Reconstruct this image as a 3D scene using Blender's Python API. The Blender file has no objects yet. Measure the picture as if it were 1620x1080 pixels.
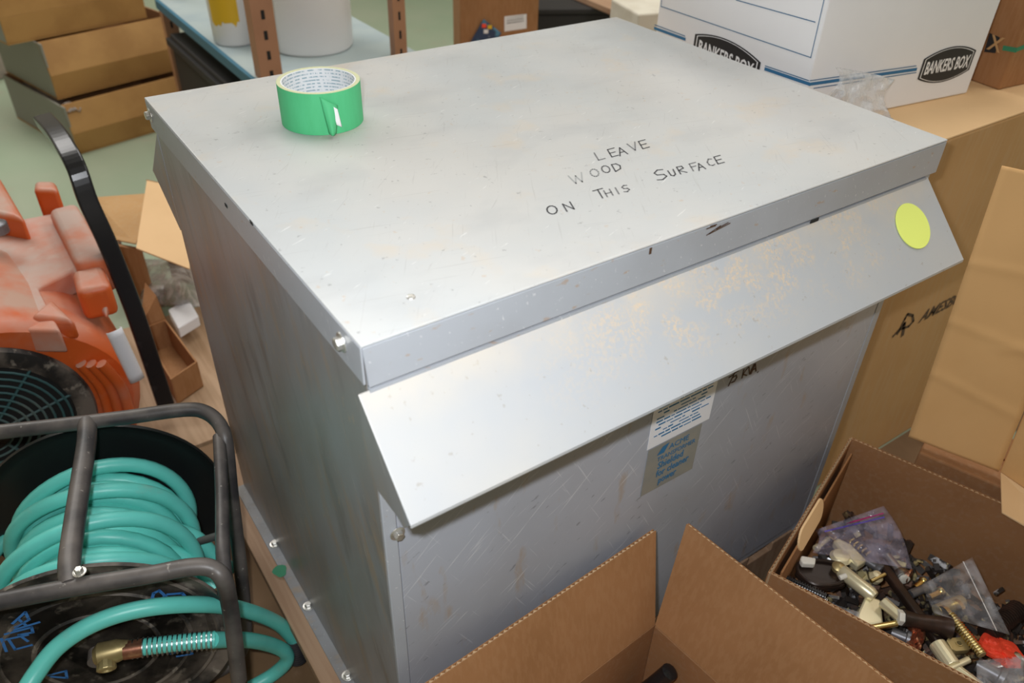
import bpy, math, random
from mathutils import Vector, Matrix, noise
random.seed(7)
V = Vector
scn = bpy.context.scene
col = scn.collection

# ---------------------------------------------------------------- camera
CR, CU, CF = V((0.8250, -0.5646, 0.0268)), V((0.3187, 0.5036, 0.8030)), V((0.4669, 0.6539, -0.5955))
CF.normalize(); CR = (CR - CF * CR.dot(CF)).normalized(); CU = CR.cross(CF).normalized()
CAM = V((-0.1943, -0.4747, 1.2193))
FPX = 1272.2
cam = bpy.data.cameras.new('camera'); camo = bpy.data.objects.new('camera', cam); col.objects.link(camo)
cam.sensor_width = 36.0; cam.lens = FPX / 1620 * 36.0
camo.matrix_world = Matrix(((CR.x, CU.x, -CF.x, CAM.x), (CR.y, CU.y, -CF.y, CAM.y), (CR.z, CU.z, -CF.z, CAM.z), (0, 0, 0, 1)))
cam.clip_start = 0.02
cam.dof.use_dof = True; cam.dof.focus_distance = 0.98; cam.dof.aperture_fstop = 5.6
scn.camera = camo

# ---------------------------------------------------------------- light
scn.view_settings.view_transform = 'Standard'; scn.view_settings.look = 'None'
scn.view_settings.exposure = 0.0; scn.view_settings.gamma = 1.0; scn.view_settings.use_curve_mapping = False
w = bpy.data.worlds.new('workshop_ambient'); scn.world = w; w.use_nodes = True
w.node_tree.nodes['Background'].inputs[0].default_value = (1.0, 0.80, 0.58, 1)
w.node_tree.nodes['Background'].inputs[1].default_value = 0.03
fl = bpy.data.lights.new('camera_flash', 'AREA'); fl.shape = 'RECTANGLE'; fl.size = 0.03; fl.size_y = 0.02
fl.energy = 7.9; fl.color = (0.93, 0.96, 1.0)
flo = bpy.data.objects.new('camera_flash', fl); col.objects.link(flo)
flo.matrix_world = camo.matrix_world.copy(); flo.location = CAM - CR * 0.044 + CU * 0.04
for i, (x, y, sx, sy, e) in enumerate([(0.7, 1.9, 1.2, 2.6, 42), (2.9, 1.6, 1.2, 2.6, 30), (-0.6, 4.0, 1.2, 2.6, 66), (2.6, -0.9, 1.2, 2.6, 44)]):  # last one, front right, is a fill added to brighten the boxes there
    a = bpy.data.lights.new('ceiling_and_fill_light', 'AREA'); a.shape = 'RECTANGLE'; a.size = sx; a.size_y = sy; a.energy = e
    a.color = (1.0, 0.975, 0.945)
    ao = bpy.data.objects.new('ceiling_and_fill_light', a); col.objects.link(ao); ao.location = (x, y, 3.2)

# ---------------------------------------------------------------- helpers
def ray(x, y): return CR * ((x - 810) / FPX) - CU * ((y - 540) / FPX) + CF
def P(x, y, ax, v):
    d = ray(x, y); return CAM + d * ((v - CAM[ax]) / d[ax])
def Z(x, y, z): return P(x, y, 2, z)
def pln(x, y, p0, n):
    d = ray(x, y); return CAM + d * ((p0 - CAM).dot(n) / d.dot(n))

def ramp(nt, fac, p0, p1):
    r = nt.nodes.new('ShaderNodeMapRange'); r.inputs[1].default_value = p0; r.inputs[2].default_value = p1
    nt.links.new(fac, r.inputs[0]); return r.outputs[0]
def noise_fac(nt, scale, stretch=(1, 1, 1), detail=4, lo=.4, hi=.6, rot=(0, 0, 0), rough=.55):
    tc = nt.nodes.new('ShaderNodeTexCoord'); mp = nt.nodes.new('ShaderNodeMapping')
    mp.inputs['Scale'].default_value = stretch; mr = nt.nodes.new('ShaderNodeMapping'); mr.inputs['Rotation'].default_value = rot
    n = nt.nodes.new('ShaderNodeTexNoise'); n.inputs['Scale'].default_value = scale; n.inputs['Detail'].default_value = detail
    n.inputs['Roughness'].default_value = rough
    nt.links.new(tc.outputs['Object'], mr.inputs[0]); nt.links.new(mr.outputs[0], mp.inputs[0]); nt.links.new(mp.outputs[0], n.inputs['Vector'])
    return ramp(nt, n.outputs[0], lo, hi)
def mixc(nt, fac, a, b, k=1.0):
    m = nt.nodes.new('ShaderNodeMix'); m.data_type = 'RGBA'
    if k != 1.0:
        mu = nt.nodes.new('ShaderNodeMath'); mu.operation = 'MULTIPLY'; mu.inputs[1].default_value = k
        nt.links.new(fac, mu.inputs[0]); fac = mu.outputs[0]
    nt.links.new(fac, m.inputs[0])
    for s, c in ((6, a), (7, b)):
        if hasattr(c, 'is_linked'): nt.links.new(c, m.inputs[s])
        else: m.inputs[s].default_value = (*c, 1)
    return m.outputs[2]
MATS = {}
def mat(name, c, rough=.6, metal=0, layers=(), bump=0, bscale=80, bstretch=(1, 1, 1), spec=.5, rlayer=None, coat=0):
    """layers: (colour, noise scale, stretch, lo, hi, strength)"""
    if name in MATS: return MATS[name]
    m = bpy.data.materials.new(name); m.use_nodes = True; nt = m.node_tree; b = nt.nodes['Principled BSDF']
    b.inputs['Base Color'].default_value = (*c, 1); b.inputs['Roughness'].default_value = rough
    b.inputs['Metallic'].default_value = metal; b.inputs['Specular IOR Level'].default_value = spec
    if coat: b.inputs['Coat Weight'].default_value = coat; b.inputs['Coat Roughness'].default_value = .2
    cur = c
    for L in layers:
        f = noise_fac(nt, L[1], L[2], 5, L[3], L[4], L[6] if len(L) > 6 else (0, 0, 0)); cur = mixc(nt, f, cur, L[0], L[5])
    if layers: nt.links.new(cur, b.inputs['Base Color'])
    if rlayer:
        f = noise_fac(nt, rlayer[0], rlayer[1], 4, .3, .7)
        r = nt.nodes.new('ShaderNodeMapRange'); r.inputs[3].default_value = rlayer[2]; r.inputs[4].default_value = rlayer[3]
        nt.links.new(f, r.inputs[0]); nt.links.new(r.outputs[0], b.inputs['Roughness'])
    if bump:
        f = noise_fac(nt, bscale, bstretch, 3, 0, 1)
        bn = nt.nodes.new('ShaderNodeBump'); bn.inputs['Strength'].default_value = bump; bn.inputs['Distance'].default_value = .002
        nt.links.new(f, bn.inputs['Height']); nt.links.new(bn.outputs[0], b.inputs['Normal'])
    MATS[name] = m; return m
def dusty(name, c, k=.7, lo=.35, hi=.9, sc=9):
    nt = MATS[name].node_tree; b = nt.nodes['Principled BSDF']; cur = b.inputs['Base Color'].links[0].from_socket
    g = nt.nodes.new('ShaderNodeNewGeometry'); sp = nt.nodes.new('ShaderNodeSeparateXYZ'); nt.links.new(g.outputs['Normal'], sp.inputs[0])
    q = nt.nodes.new('ShaderNodeMath'); q.operation = 'MULTIPLY'; nt.links.new(ramp(nt, sp.outputs[2], lo, hi), q.inputs[0]); nt.links.new(noise_fac(nt, sc, (1, 1, 1), 5, .30, .58), q.inputs[1])
    nt.links.new(mixc(nt, q.outputs[0], cur, c, k), b.inputs['Base Color'])
def clear(name, tint=(1, 1, 1), a=.25, rough=.1):
    m = bpy.data.materials.new(name); m.use_nodes = True; nt = m.node_tree
    b = nt.nodes['Principled BSDF']; b.inputs['Base Color'].default_value = (*tint, 1); b.inputs['Roughness'].default_value = rough
    f = noise_fac(nt, 38, (1, 1, 1), 3, .42, .62)
    r = nt.nodes.new('ShaderNodeMapRange'); r.inputs[3].default_value = a * .5; r.inputs[4].default_value = a * 1.5
    nt.links.new(f, r.inputs[0]); nt.links.new(r.outputs[0], b.inputs['Alpha'])
    MATS[name] = m; return m

class MB:
    def __init__(s): s.v = []; s.f = []
    def add(s, vs, fs):
        o = len(s.v); s.v += [V(x) for x in vs]; s.f += [tuple(i + o for i in f) for f in fs]; return s
    def hexa(s, q):   # 8 corners: bottom 4 (ccw), top 4
        return s.add(q, [(3, 2, 1, 0), (4, 5, 6, 7), (0, 1, 5, 4), (1, 2, 6, 5), (2, 3, 7, 6), (3, 0, 4, 7)])
    def box(s, a, b):
        x0, y0, z0 = a; x1, y1, z1 = b
        return s.hexa([(x0, y0, z0), (x1, y0, z0), (x1, y1, z0), (x0, y1, z0), (x0, y0, z1), (x1, y0, z1), (x1, y1, z1), (x0, y1, z1)])
    def obox(s, o, u, v, w):
        o, u, v, w = V(o), V(u), V(v), V(w)
        return s.hexa([o, o + u, o + u + v, o + v, o + w, o + u + w, o + u + v + w, o + v + w])
    def sheet(s, pts, t):           # polygon with a thickness vector
        t = V(t); n = len(pts); pts = [V(p) for p in pts]
        return s.add(pts + [p + t for p in pts], [tuple(range(n))[::-1], tuple(range(n, 2 * n))] + [(i, (i + 1) % n, (i + 1) % n + n, i + n) for i in range(n)])
    def tube(s, path, r, n=10, closed=False, cap=True):
        path = [V(p) for p in path]; N = len(path); rr = r if isinstance(r, (list, tuple)) else [r] * N
        T = []
        for i in range(N):
            a = path[i - 1] if (i or closed) else path[i]; b = path[(i + 1) % N] if (i < N - 1 or closed) else path[i]
            T.append((b - a).normalized())
        u = T[0].orthogonal().normalized(); o = len(s.v)
        for i in range(N):
            u = (u - T[i] * u.dot(T[i])); u = u.normalized() if u.length > 1e-6 else T[i].orthogonal().normalized()
            w = T[i].cross(u)
            for k in range(n):
                a = 2 * math.pi * k / n; s.v.append(path[i] + (u * math.cos(a) + w * math.sin(a)) * rr[i])
        for i in range(N if closed else N - 1):
            j = (i + 1) % N
            for k in range(n):
                l = (k + 1) % n; s.f.append((o + i * n + k, o + i * n + l, o + j * n + l, o + j * n + k))
        if cap and not closed:
            s.f.append(tuple(o + k for k in range(n))[::-1]); s.f.append(tuple(o + (N - 1) * n + k for k in range(n)))
        return s
    def lathe(s, c, ax, prof, n=32, closed=False):   # prof: (radius, height) list
        c, ax = V(c), V(ax).normalized(); u = ax.orthogonal().normalized(); w = ax.cross(u); o = len(s.v); m = len(prof)
        for k in range(n):
            a = 2 * math.pi * k / n; d = u * math.cos(a) + w * math.sin(a)
            for (r, h) in prof: s.v.append(c + d * r + ax * h)
        for k in range(n):
            l = (k + 1) % n
            for j in range(m if closed else m - 1):
                jj = (j + 1) % m
                s.f.append((o + k * m + j, o + l * m + j, o + l * m + jj, o + k * m + jj))
        if not closed:
            for j in (0, m - 1):
                if prof[j][0] > 1e-5: s.f.append(tuple(o + k * m + j for k in range(n)))
        return s
    def grid(s, fn, nu, nv):
        o = len(s.v)
        for i in range(nu + 1):
            for j in range(nv + 1): s.v.append(V(fn(i / nu, j / nv)))
        for i in range(nu):
            for j in range(nv):
                a = o + i * (nv + 1) + j; s.f.append((a, a + nv + 1, a + nv + 2, a + 1))
        return s

ORG = {}
def tag(o, label=None, cat=None, group=None, kind=None):
    if label: o['label'] = label
    if cat: o['category'] = cat
    if group: o['group'] = group
    if kind: o['kind'] = kind
    return o
def thing(name, loc, label, cat, group=None, kind=None):
    o = bpy.data.objects.new(name, None); col.objects.link(o); o.location = loc; o.empty_display_size = .05
    ORG[o] = V(loc); return tag(o, label, cat, group, kind)
def obj(name, mb, m, parent=None, bevel=0, smooth=False, seg=2, loc=None, label=None, sub=0, weld=False, solid=0):
    org = ORG[parent] if parent else (V(loc) if loc is not None else None)
    if org is None:
        xs = [v.x for v in mb.v]; ys = [v.y for v in mb.v]; zs = [v.z for v in mb.v]
        org = V(((min(xs) + max(xs)) / 2, (min(ys) + max(ys)) / 2, min(zs)))
    me = bpy.data.meshes.new(name); me.from_pydata([v - org for v in mb.v], [], mb.f)
    import bmesh
    bm = bmesh.new(); bm.from_mesh(me)
    if weld: bmesh.ops.remove_doubles(bm, verts=bm.verts, dist=1e-5)
    bmesh.ops.recalc_face_normals(bm, faces=bm.faces); bm.to_mesh(me); bm.free()
    me.materials.append(m if not isinstance(m, str) else MATS[m])
    o = bpy.data.objects.new(name, me); col.objects.link(o)
    if parent: o.parent = parent
    else: o.location = org
    ORG[o] = org
    if smooth: me.polygons.foreach_set('use_smooth', [True] * len(me.polygons))
    if solid:
        md = o.modifiers.new('solid', 'SOLIDIFY'); md.thickness = solid; md.offset = 0
    if bevel:
        md = o.modifiers.new('bevel', 'BEVEL'); md.width = bevel; md.segments = seg; md.limit_method = 'ANGLE'; md.angle_limit = math.radians(35)
    if sub:
        md = o.modifiers.new('sub', 'SUBSURF'); md.levels = sub; md.render_levels = sub
    if smooth:
        try:
            me.set_sharp_from_angle(angle=math.radians(40))
        except Exception: pass
    if label: o['label'] = label
    return o
def cr(pts, n=8, closed=False):          # Catmull-Rom through points
    pts = [V(p) for p in pts]; out = []; N = len(pts)
    for i in range(N if closed else N - 1):
        g = (lambda k: pts[k % N]) if closed else (lambda k: pts[min(max(k, 0), N - 1)])
        a, b, c, d = g(i - 1), g(i), g(i + 1), g(i + 2)
        for k in range(n):
            t = k / n; out.append(.5 * ((2 * b) + (c - a) * t + (2 * a - 5 * b + 4 * c - d) * t * t + (3 * b - a - 3 * c + d) * t ** 3))
    if not closed: out.append(pts[-1])
    return out
def text(name, body, o, xd, yd, size, m, parent, width=None, bold=0, shear=0, lift=.0006, align='LEFT'):
    cu = bpy.data.curves.new(name, 'FONT'); cu.body = body; cu.size = size; cu.offset = bold; cu.shear = shear; cu.align_x = align
    cu.resolution_u = 2; cu.extrude = .0001
    t = bpy.data.objects.new(name, cu); col.objects.link(t); bpy.context.view_layer.update()
    me = bpy.data.meshes.new_from_object(t); bpy.data.objects.remove(t); bpy.data.curves.remove(cu)
    xd, yd = V(xd).normalized(), V(yd).normalized(); n = xd.cross(yd).normalized()
    sx = 1
    if width:
        ws = [v.co.x for v in me.vertices]; sx = width / (max(ws) - min(ws))
    for v in me.vertices:
        c = v.co.copy(); v.co = V(o) + xd * c.x * sx + yd * c.y + n * (c.z + lift) - ORG[parent]
    me.materials.clear(); me.materials.append(MATS[m] if isinstance(m, str) else m)
    q = bpy.data.objects.new(name, me); col.objects.link(q); q.parent = parent; ORG[q] = ORG[parent]
    return q
def ribbon(mb, pts, wd, n):              # flat pen stroke on a surface with normal n
    n = V(n)
    for a, b in zip(pts, pts[1:]):
        d = (b - a)
        if d.length < 1e-6: continue
        d.normalize(); s = d.cross(n).normalized() * wd / 2; e = d * wd * .35; k = len(mb.v)
        mb.add([a - e - s, b + e - s, b + e + s, a - e + s], [(0, 1, 2, 3)])
    return mb
def corr(name, o, u, v, t, m, parent, waves=0, lin=.0009):
    """corrugated board: o corner, u along the open edge, v along the flutes, t thickness vector"""
    o, u, v, t = V(o), V(u), V(v), V(t); tn = t.normalized(); L = t.length
    mb = MB().obox(o, u, v, tn * lin).obox(o + tn * (L - lin), u, v, tn * lin)
    ob = obj(name, mb, m, parent); fm = MB()
    waves = waves or max(6, int(u.length / .0075)); N = waves * 4; ins = v.normalized() * .0004
    for i in range(N + 1):
        h = lin + (L - 2 * lin) * (.5 + .5 * math.sin(i * math.pi / 2)); p = o + u * (i / N) + tn * h
        fm.v += [p + ins, p + v - ins]
    for i in range(N): a = i * 2; fm.f.append((a, a + 2, a + 3, a + 1))
    obj('fluting', fm, 'kraft_edge', ob, solid=.0004); return ob

# ---------------------------------------------------------------- materials
DUST = (.62, .50, .36)
mat('paint_lid', (.49, .51, .52), .42, 0, [((.56, .55, .53), 3, (1, 1, 1), .42, .60, .8), ((.41, .42, .43), 7, (1, 1.6, 1), .53, .70, .45), ((.44, .44, .45), 1.6, (1, 1, 1), .48, .66, .5),
    (DUST, 11, (1, 1, 1), .57, .70, .38), ((.32, .31, .30), 420, (1, .03, 1), .655, .70, .24, (0, 0, .55)), ((.31, .30, .30), 380, (.028, 1, 1), .65, .70, .28, (0, 0, .22)), ((.32, .31, .31), 300, (.05, 1, 1), .66, .70, .28, (0, 0, -.75)),
    ((.22, .22, .23), 130, (1, 1, 1), .675, .71, .5), ((.50, .36, .24), 90, (1, 1, 1), .67, .72, .4), ((.80, .80, .79), 260, (.12, 1, 1), .68, .71, .4, (0, 0, -.4))],
    bump=.03, bscale=14, rlayer=(5, (1, 1, 1), .30, .55))
mat('paint_skirt', (.40, .42, .46), .4, 0, [((.35, .36, .39), 6, (1, 1, 1), .45, .60, .6), ((.40, .24, .12), 60, (1, 1, 2), .655, .70, .5), ((.72, .72, .72), 300, (1, 1, .05), .66, .69, .5, (.5, .3, 0))], bump=.02, bscale=20)
mh = mat('paint_hood', (.46, .48, .505), .40, 0, [((.55, .53, .49), 4, (1, 1, 1), .46, .66, .6), ((.36, .33, .30), 130, (1, 1, 1), .67, .71, .6)], bump=.02, bscale=12)
nt = mh.node_tree; b = nt.nodes['Principled BSDF']; cur = b.inputs['Base Color'].links[0].from_socket
tcn = nt.nodes.new('ShaderNodeTexCoord'); sp = nt.nodes.new('ShaderNodeSeparateXYZ'); nt.links.new(tcn.outputs['Object'], sp.inputs[0])
def mul(a_, b_):
    q_ = nt.nodes.new('ShaderNodeMath'); q_.operation = 'MULTIPLY'; nt.links.new(a_, q_.inputs[0]); nt.links.new(b_, q_.inputs[1]); return q_.outputs[0]
band = mul(mul(ramp(nt, sp.outputs[0], -.28, -.08), ramp(nt, sp.outputs[0], .36, .20)), ramp(nt, sp.outputs[2], .600, .640))   # where the sawdust lies on the hood
grain = mul(band, mul(noise_fac(nt, 34, (1, 1, 1), 4, .42, .62), noise_fac(nt, 210, (1, 1, 1), 6, .46, .58, rough=.7)))
topd = mul(ramp(nt, sp.outputs[2], .640, .672), noise_fac(nt, 14, (1, 1, 1), 5, .35, .62))
cur = mixc(nt, topd, cur, (.70, .60, .46), .45); cur = mixc(nt, grain, cur, (.74, .56, .36), .70); nt.links.new(cur, b.inputs['Base Color'])
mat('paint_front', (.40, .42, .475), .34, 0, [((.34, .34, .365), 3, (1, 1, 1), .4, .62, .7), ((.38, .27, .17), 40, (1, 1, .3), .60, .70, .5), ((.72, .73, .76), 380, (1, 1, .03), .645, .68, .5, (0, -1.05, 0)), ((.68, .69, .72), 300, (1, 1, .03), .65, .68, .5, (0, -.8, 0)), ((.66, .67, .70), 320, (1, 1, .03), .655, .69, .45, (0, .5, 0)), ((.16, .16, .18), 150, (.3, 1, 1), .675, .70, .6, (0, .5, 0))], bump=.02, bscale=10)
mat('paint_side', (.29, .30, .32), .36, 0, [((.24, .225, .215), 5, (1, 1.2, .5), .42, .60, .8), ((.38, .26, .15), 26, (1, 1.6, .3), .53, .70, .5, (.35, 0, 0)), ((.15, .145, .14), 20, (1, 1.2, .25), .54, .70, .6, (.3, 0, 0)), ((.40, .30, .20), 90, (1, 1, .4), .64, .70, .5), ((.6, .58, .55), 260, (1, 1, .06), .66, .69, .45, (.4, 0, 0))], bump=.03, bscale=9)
mat('zinc', (.66, .65, .62), .35, .8, [((.42, .36, .27), 60, (1, 1, 1), .5, .7, .6)])
mat('ink', (.06, .06, .065), .6); mat('ink_mid', (.17, .17, .175), .6); mat('ink_faint', (.36, .37, .37), .6); mat('ink_brown', (.08, .04, .02), .6)
mat('gap', (.015, .014, .013), .9)
mat('kraft', (.37, .180, .076), .75, 0, [((.31, .147, .058), 9, (1, 1, 1), .4, .65, .8), ((.42, .225, .105), 160, (1, 1, .15), .45, .6, .35)], bump=.05, bscale=90, bstretch=(1, 1, .2), spec=.3)
mat('kraft_inner', (.36, .178, .078), .8, 0, [((.28, .13, .055), 6, (1, 1, 1), .4, .66, .7), ((.38, .22, .12), 120, (1, 1, 1), .5, .65, .4)], bump=.04, bscale=120, spec=.3)
mat('kraft_light', (.56, .335, .15), .75, 0, [((.49, .28, .115), 5, (1, 1, 1), .4, .65, .7), ((.54, .36, .20), 110, (1, 1, .1), .48, .62, .4)], bump=.05, bscale=40, bstretch=(1, 1, .3), spec=.3)
mat('kraft_panel', (.76, .455, .195), .75, 0, [((.68, .39, .155), 5, (1, 1, 1), .4, .65, .7)], bump=.05, bscale=40, bstretch=(1, 1, .3), spec=.3)
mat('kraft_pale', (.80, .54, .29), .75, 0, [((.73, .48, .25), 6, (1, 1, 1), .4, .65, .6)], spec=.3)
mat('kraft_gold', (.50, .27, .085), .6, 0, [((.38, .19, .055), 7, (1, 1, 1), .42, .62, .7)], spec=.5)
mat('kraft_edge', (.74, .52, .30), .85)
mat('white_board', (.86, .86, .88), .55, 0, [((.80, .80, .82), 4, (1, 1, 1), .4, .65, .6)], spec=.35)
mat('blue_print', (.03, .16, .33), .6); mat('grey_print', (.10, .20, .33), .6); mat('black_print', (.02, .02, .022), .55); mat('white_print', (.85, .85, .86), .55)
mat('green_print', (.04, .25, .13), .6)
mat('tape_green', (.085, .53, .23), .65, 0, [((.07, .47, .19), 90, (1, 1, .3), .4, .65, .5)], bump=.06, bscale=260)
mat('tape_side', (.66, .66, .42), .7, 0, [((.5, .56, .36), 400, (1, 1, 1), .4, .6, .4)])
mat('sticker_yellow', (.88, 1.0, .22), .5)
mat('paper', (.80, .80, .84), .5)
mat('black_tube', (.035, .033, .036), .42, 0, [((.22, .19, .17), 9, (1, 1, 1), .42, .64, .55), ((.4, .37, .33), 120, (1, 1, 1), .68, .74, .8)], bump=.03, bscale=60)
dusty('black_tube', (.30, .26, .23), .38, .3, .95, 14)
mat('black_disc', (.012, .014, .014), .32, 0, [((.5, .5, .5), 130, (1, 1, 1), .74, .77, .6)])
mat('black_dusty', (.022, .021, .02), .55, 0, [((.21, .175, .145), 13, (1, 1, 1), .40, .58, .85), ((.33, .29, .24), 45, (1, 1, 1), .58, .66, .7)], bump=.1, bscale=40)
mat('hose', (.15, .68, .60), .38, 0, [((.10, .50, .43), 12, (1, 1, 1), .4, .65, .5), ((.36, .43, .36), 25, (1, 1, 1), .62, .76, .35)])
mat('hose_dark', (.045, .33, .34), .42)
mat('blue_paint', (.04, .19, .52), .6)
mat('brass', (.74, .60, .28), .24, 1.0, [((.50, .38, .15), 25, (1, 1, 1), .5, .7, .6)])
mat('brass_satin', (.86, .79, .54), .34, .45, [((.70, .60, .34), 20, (1, 1, 1), .5, .7, .5)])
mat('brass_old', (.56, .45, .22), .42, .6, [((.28, .21, .09), 35, (1, 1, 1), .45, .65, .7)])
mat('bronze', (.035, .022, .017), .35, .3, [((.10, .05, .035), 30, (1, 1, 1), .5, .7, .6)])
mat('steel', (.55, .56, .58), .28, 1.0)
mat('grey_metal', (.22, .22, .24), .4, .6, [((.10, .10, .11), 25, (1, 1, 1), .45, .65, .7)])
mat('white_plastic', (.80, .78, .70), .45)
mat('copper', (.62, .30, .18), .3, .8, [((.3, .12, .08), 40, (1, 1, 1), .45, .6, .8)])
mat('red_orange', (.95, .075, .03), .6, 0, [((.7, .04, .02), 60, (1, 1, 1), .5, .7, .5)])
mat('orange_plastic', (.62, .105, .016), .45, 0, [((.52, .32, .25), 5.5, (1, 1, 1), .50, .66, .4), ((.80, .24, .08), 30, (1, 1, 1), .6, .75, .4)], bump=.04, bscale=60)
mat('orange_dusty', (.62, .13, .03), .7, 0, [((.50, .38, .33), 4.0, (1, 1, 1), .36, .58, .85), ((.62, .55, .50), 14, (1, 1, 1), .58, .75, .6)], bump=.04, bscale=60)
dusty('orange_plastic', (.50, .36, .29), .85); dusty('orange_dusty', (.52, .41, .36), .85)
mat('grille', (.045, .12, .125), .5, 0, [((.22, .22, .19), 14, (1, 1, 1), .5, .7, .5)])
mat('black_plastic', (.014, .014, .016), .25, 0, [((.16, .15, .15), 7, (1, 1, 1), .58, .72, .4)])
mat('floor_green', (.31, .39, .27), .45, 0, [((.38, .42, .31), 2, (1, 1, 1), .4, .65, .7), ((.40, .33, .25), 6, (1, 1, 1), .62, .76, .5), ((.5, .52, .46), 60, (1, 1, 1), .72, .76, .5)])
mat('plywood', (.42, .275, .165), .65, 0, [((.31, .19, .10), 14, (6, .35, 1), .42, .62, .8), ((.50, .36, .24), 3, (1, 1, 1), .5, .7, .5)], bump=.05, bscale=60, bstretch=(4, .3, 1))
mat('pine', (.42, .27, .17), .65, 0, [((.33, .19, .11), 16, (7, .3, 1), .42, .62, .7), ((.20, .11, .06), 40, (1, 1, 1), .72, .77, .7)], bump=.05, bscale=60, bstretch=(5, .3, 1))
mat('floor_board', (.215, .125, .06), .7, 0, [((.14, .08, .035), 5, (1, 1, 1), .42, .64, .8), ((.26, .16, .09), 25, (1, 1, 1), .6, .75, .6)], bump=.04, bscale=50)
mat('post_tan', (.42, .215, .12), .5, 0, [((.36, .18, .10), 12, (1, 1, 1), .4, .6, .6)])
mat('shelf_grey', (.40, .47, .47), .5, 0, [((.30, .38, .42), 6, (1, 1, 1), .45, .65, .6)]); mat('shelf_blue', (.04, .16, .24), .5)
mat('pail_white', (.92, .91, .91), .4); mat('yellow_label', (.80, .50, .02), .5); mat('purple', (.14, .08, .30), .5)
mat('dark_box', (.02, .018, .017), .7); mat('foam', (.66, .62, .52), .7, 0, [((.55, .5, .4), 12, (1, 1, 1), .45, .65, .7)])
mat('grey_board', (.30, .29, .25), .8); mat('rag', (.45, .38, .33), .9, 0, [((.28, .23, .20), 8, (1, 1, 1), .4, .6, .8)], bump=.1)
clear('bag_clear', (.78, .78, .82), .15, .12); clear('bag_purple', (.68, .62, .80), .17, .12); clear('wrap', (.85, .87, .9), .42, .15)
clear('bag_grey', (.46, .42, .38), .75, .25); mat('sticker_clear', (.26, .26, .24), .35, 0, [((.34, .31, .25), 14, (1, 1, 1), .45, .62, .7)])

# ================================================================ SETTING
mat('wall_paint', (.58, .51, .42), .8); mat('ceiling_paint', (.72, .66, .56), .8)
tag(obj('floor', MB().box((-3.5, -2.5, -.05), (5.5, 7.0, 0)), 'floor_green'), 'green painted concrete floor', 'floor', kind='structure')
tag(obj('ceiling', MB().box((-3.5, -2.5, 3.4), (5.5, 7.0, 3.45)), 'ceiling_paint'), 'off white workshop ceiling', 'ceiling', kind='structure')
for nm_, a_, b_ in (('wall_left', (-3.55, -2.5, 0), (-3.5, 7.0, 3.4)), ('wall_right', (5.5, -2.5, 0), (5.55, 7.0, 3.4)), ('wall_back', (-3.5, 7.0, 0), (5.5, 7.05, 3.4)), ('wall_front', (-3.5, -2.55, 0), (5.5, -2.5, 3.4))):
    tag(obj(nm_, MB().box(a_, b_), 'wall_paint'), 'plain warm painted workshop wall', 'wall', kind='structure')
sh = tag(obj('floor_sheet', MB().box((-.95, .006, .0002), (.824, .90, .006)), 'floor_board', bevel=.001), 'brown stained hardboard sheet lying under the hose reel', 'board')
tag(obj('plywood_sheet', MB().box((-.80, .905, .0002), (.55, 1.42, .012)), 'plywood', bevel=.001), 'light grained plywood sheet on floor behind grey cabinet', 'board')

tag(obj('cardboard_sheet', MB().box((1.03, -.03, .0002), (1.9, .104, .004)), 'floor_board', bevel=.001), 'brown cardboard strip on floor before the large carton', 'cardboard')
# ---------------------------------------------------------------- pallet
pal = thing('wooden_pallet', (.4, .3, 0), 'pine pallet of long boards under the grey metal cabinet', 'pallet')
for x0, x1 in ((-.037, .10), (.18, .30), (.36, .48), (.54, .66), (.72, .822)):
    obj('deck_board', MB().box((x0, .006, .098), (x1, .72, .1195)), 'pine', pal, bevel=.002)
for y0 in (.008, .32, .64):
    obj('stringer', MB().box((-.03, y0, +.0062), (.822, y0 + .06, .0978)), 'pine', pal, bevel=.002)

# ================================================================ CABINET
LZ = .84; W, D = .80, .635
cab = thing('transformer_cabinet', (.4, .32, .12), 'large grey painted sheet metal transformer cabinet with sloping vent hood', 'cabinet')
I = .004
# base rails
for a, b in (((-.012, I, .12), (.03, D - I, .1225)), ((W - .03, I, .12), (W + .012, D - I, .1225))):
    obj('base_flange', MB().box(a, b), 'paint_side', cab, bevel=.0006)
obj('base_rail', MB().box((.01, .008, .1226), (W - .01, .02, .14)), 'paint_skirt', cab)
# panels
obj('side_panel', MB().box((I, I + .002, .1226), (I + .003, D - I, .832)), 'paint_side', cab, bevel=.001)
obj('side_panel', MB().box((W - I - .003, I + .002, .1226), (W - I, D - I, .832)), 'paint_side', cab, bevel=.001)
obj('rear_panel', MB().box((I + .004, D - I - .003, .13), (W - I - .004, D - I, .83)), 'paint_front', cab)
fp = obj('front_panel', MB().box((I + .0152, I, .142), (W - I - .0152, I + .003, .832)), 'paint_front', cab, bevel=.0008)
for x0, x1 in ((I + .0004, I + .0148), (W - I - .0148, W - I - .0004)):
    obj('corner_post', MB().box((x0, I - .0006, .1226), (x1, I + .004, .832)), 'paint_skirt', cab, bevel=.0012)
# lid
lid = obj('lid', MB().box((-.0005, -.0005, LZ - .0025), (W + .0005, D + .0005, LZ)), 'paint_lid', cab, bevel=.0022, seg=3)
t = .0022; zb = .796
def skirt(a, b): return obj('lid_skirt', MB().box(a, b), 'paint_skirt', cab, bevel=.0007)
q = MB(); yq = -.0005
q.hexa([(.0035, yq - .0, zb), (W, yq, zb), (W, yq + t, zb), (.0035, yq + t, zb), (.0008, yq, LZ - .003), (W, yq, LZ - .003), (W, yq + t, LZ - .003), (.0008, yq + t, LZ - .003)])
obj('lid_skirt', q, 'paint_skirt', cab, bevel=.0007)
skirt((-.0005, .0012, zb + .003), (t - .0005, D, LZ - .003)); skirt((W - t, .003, zb), (W, D, LZ - .003)); skirt((.003, D - t, zb), (W - .003, D, LZ - .003))
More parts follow.
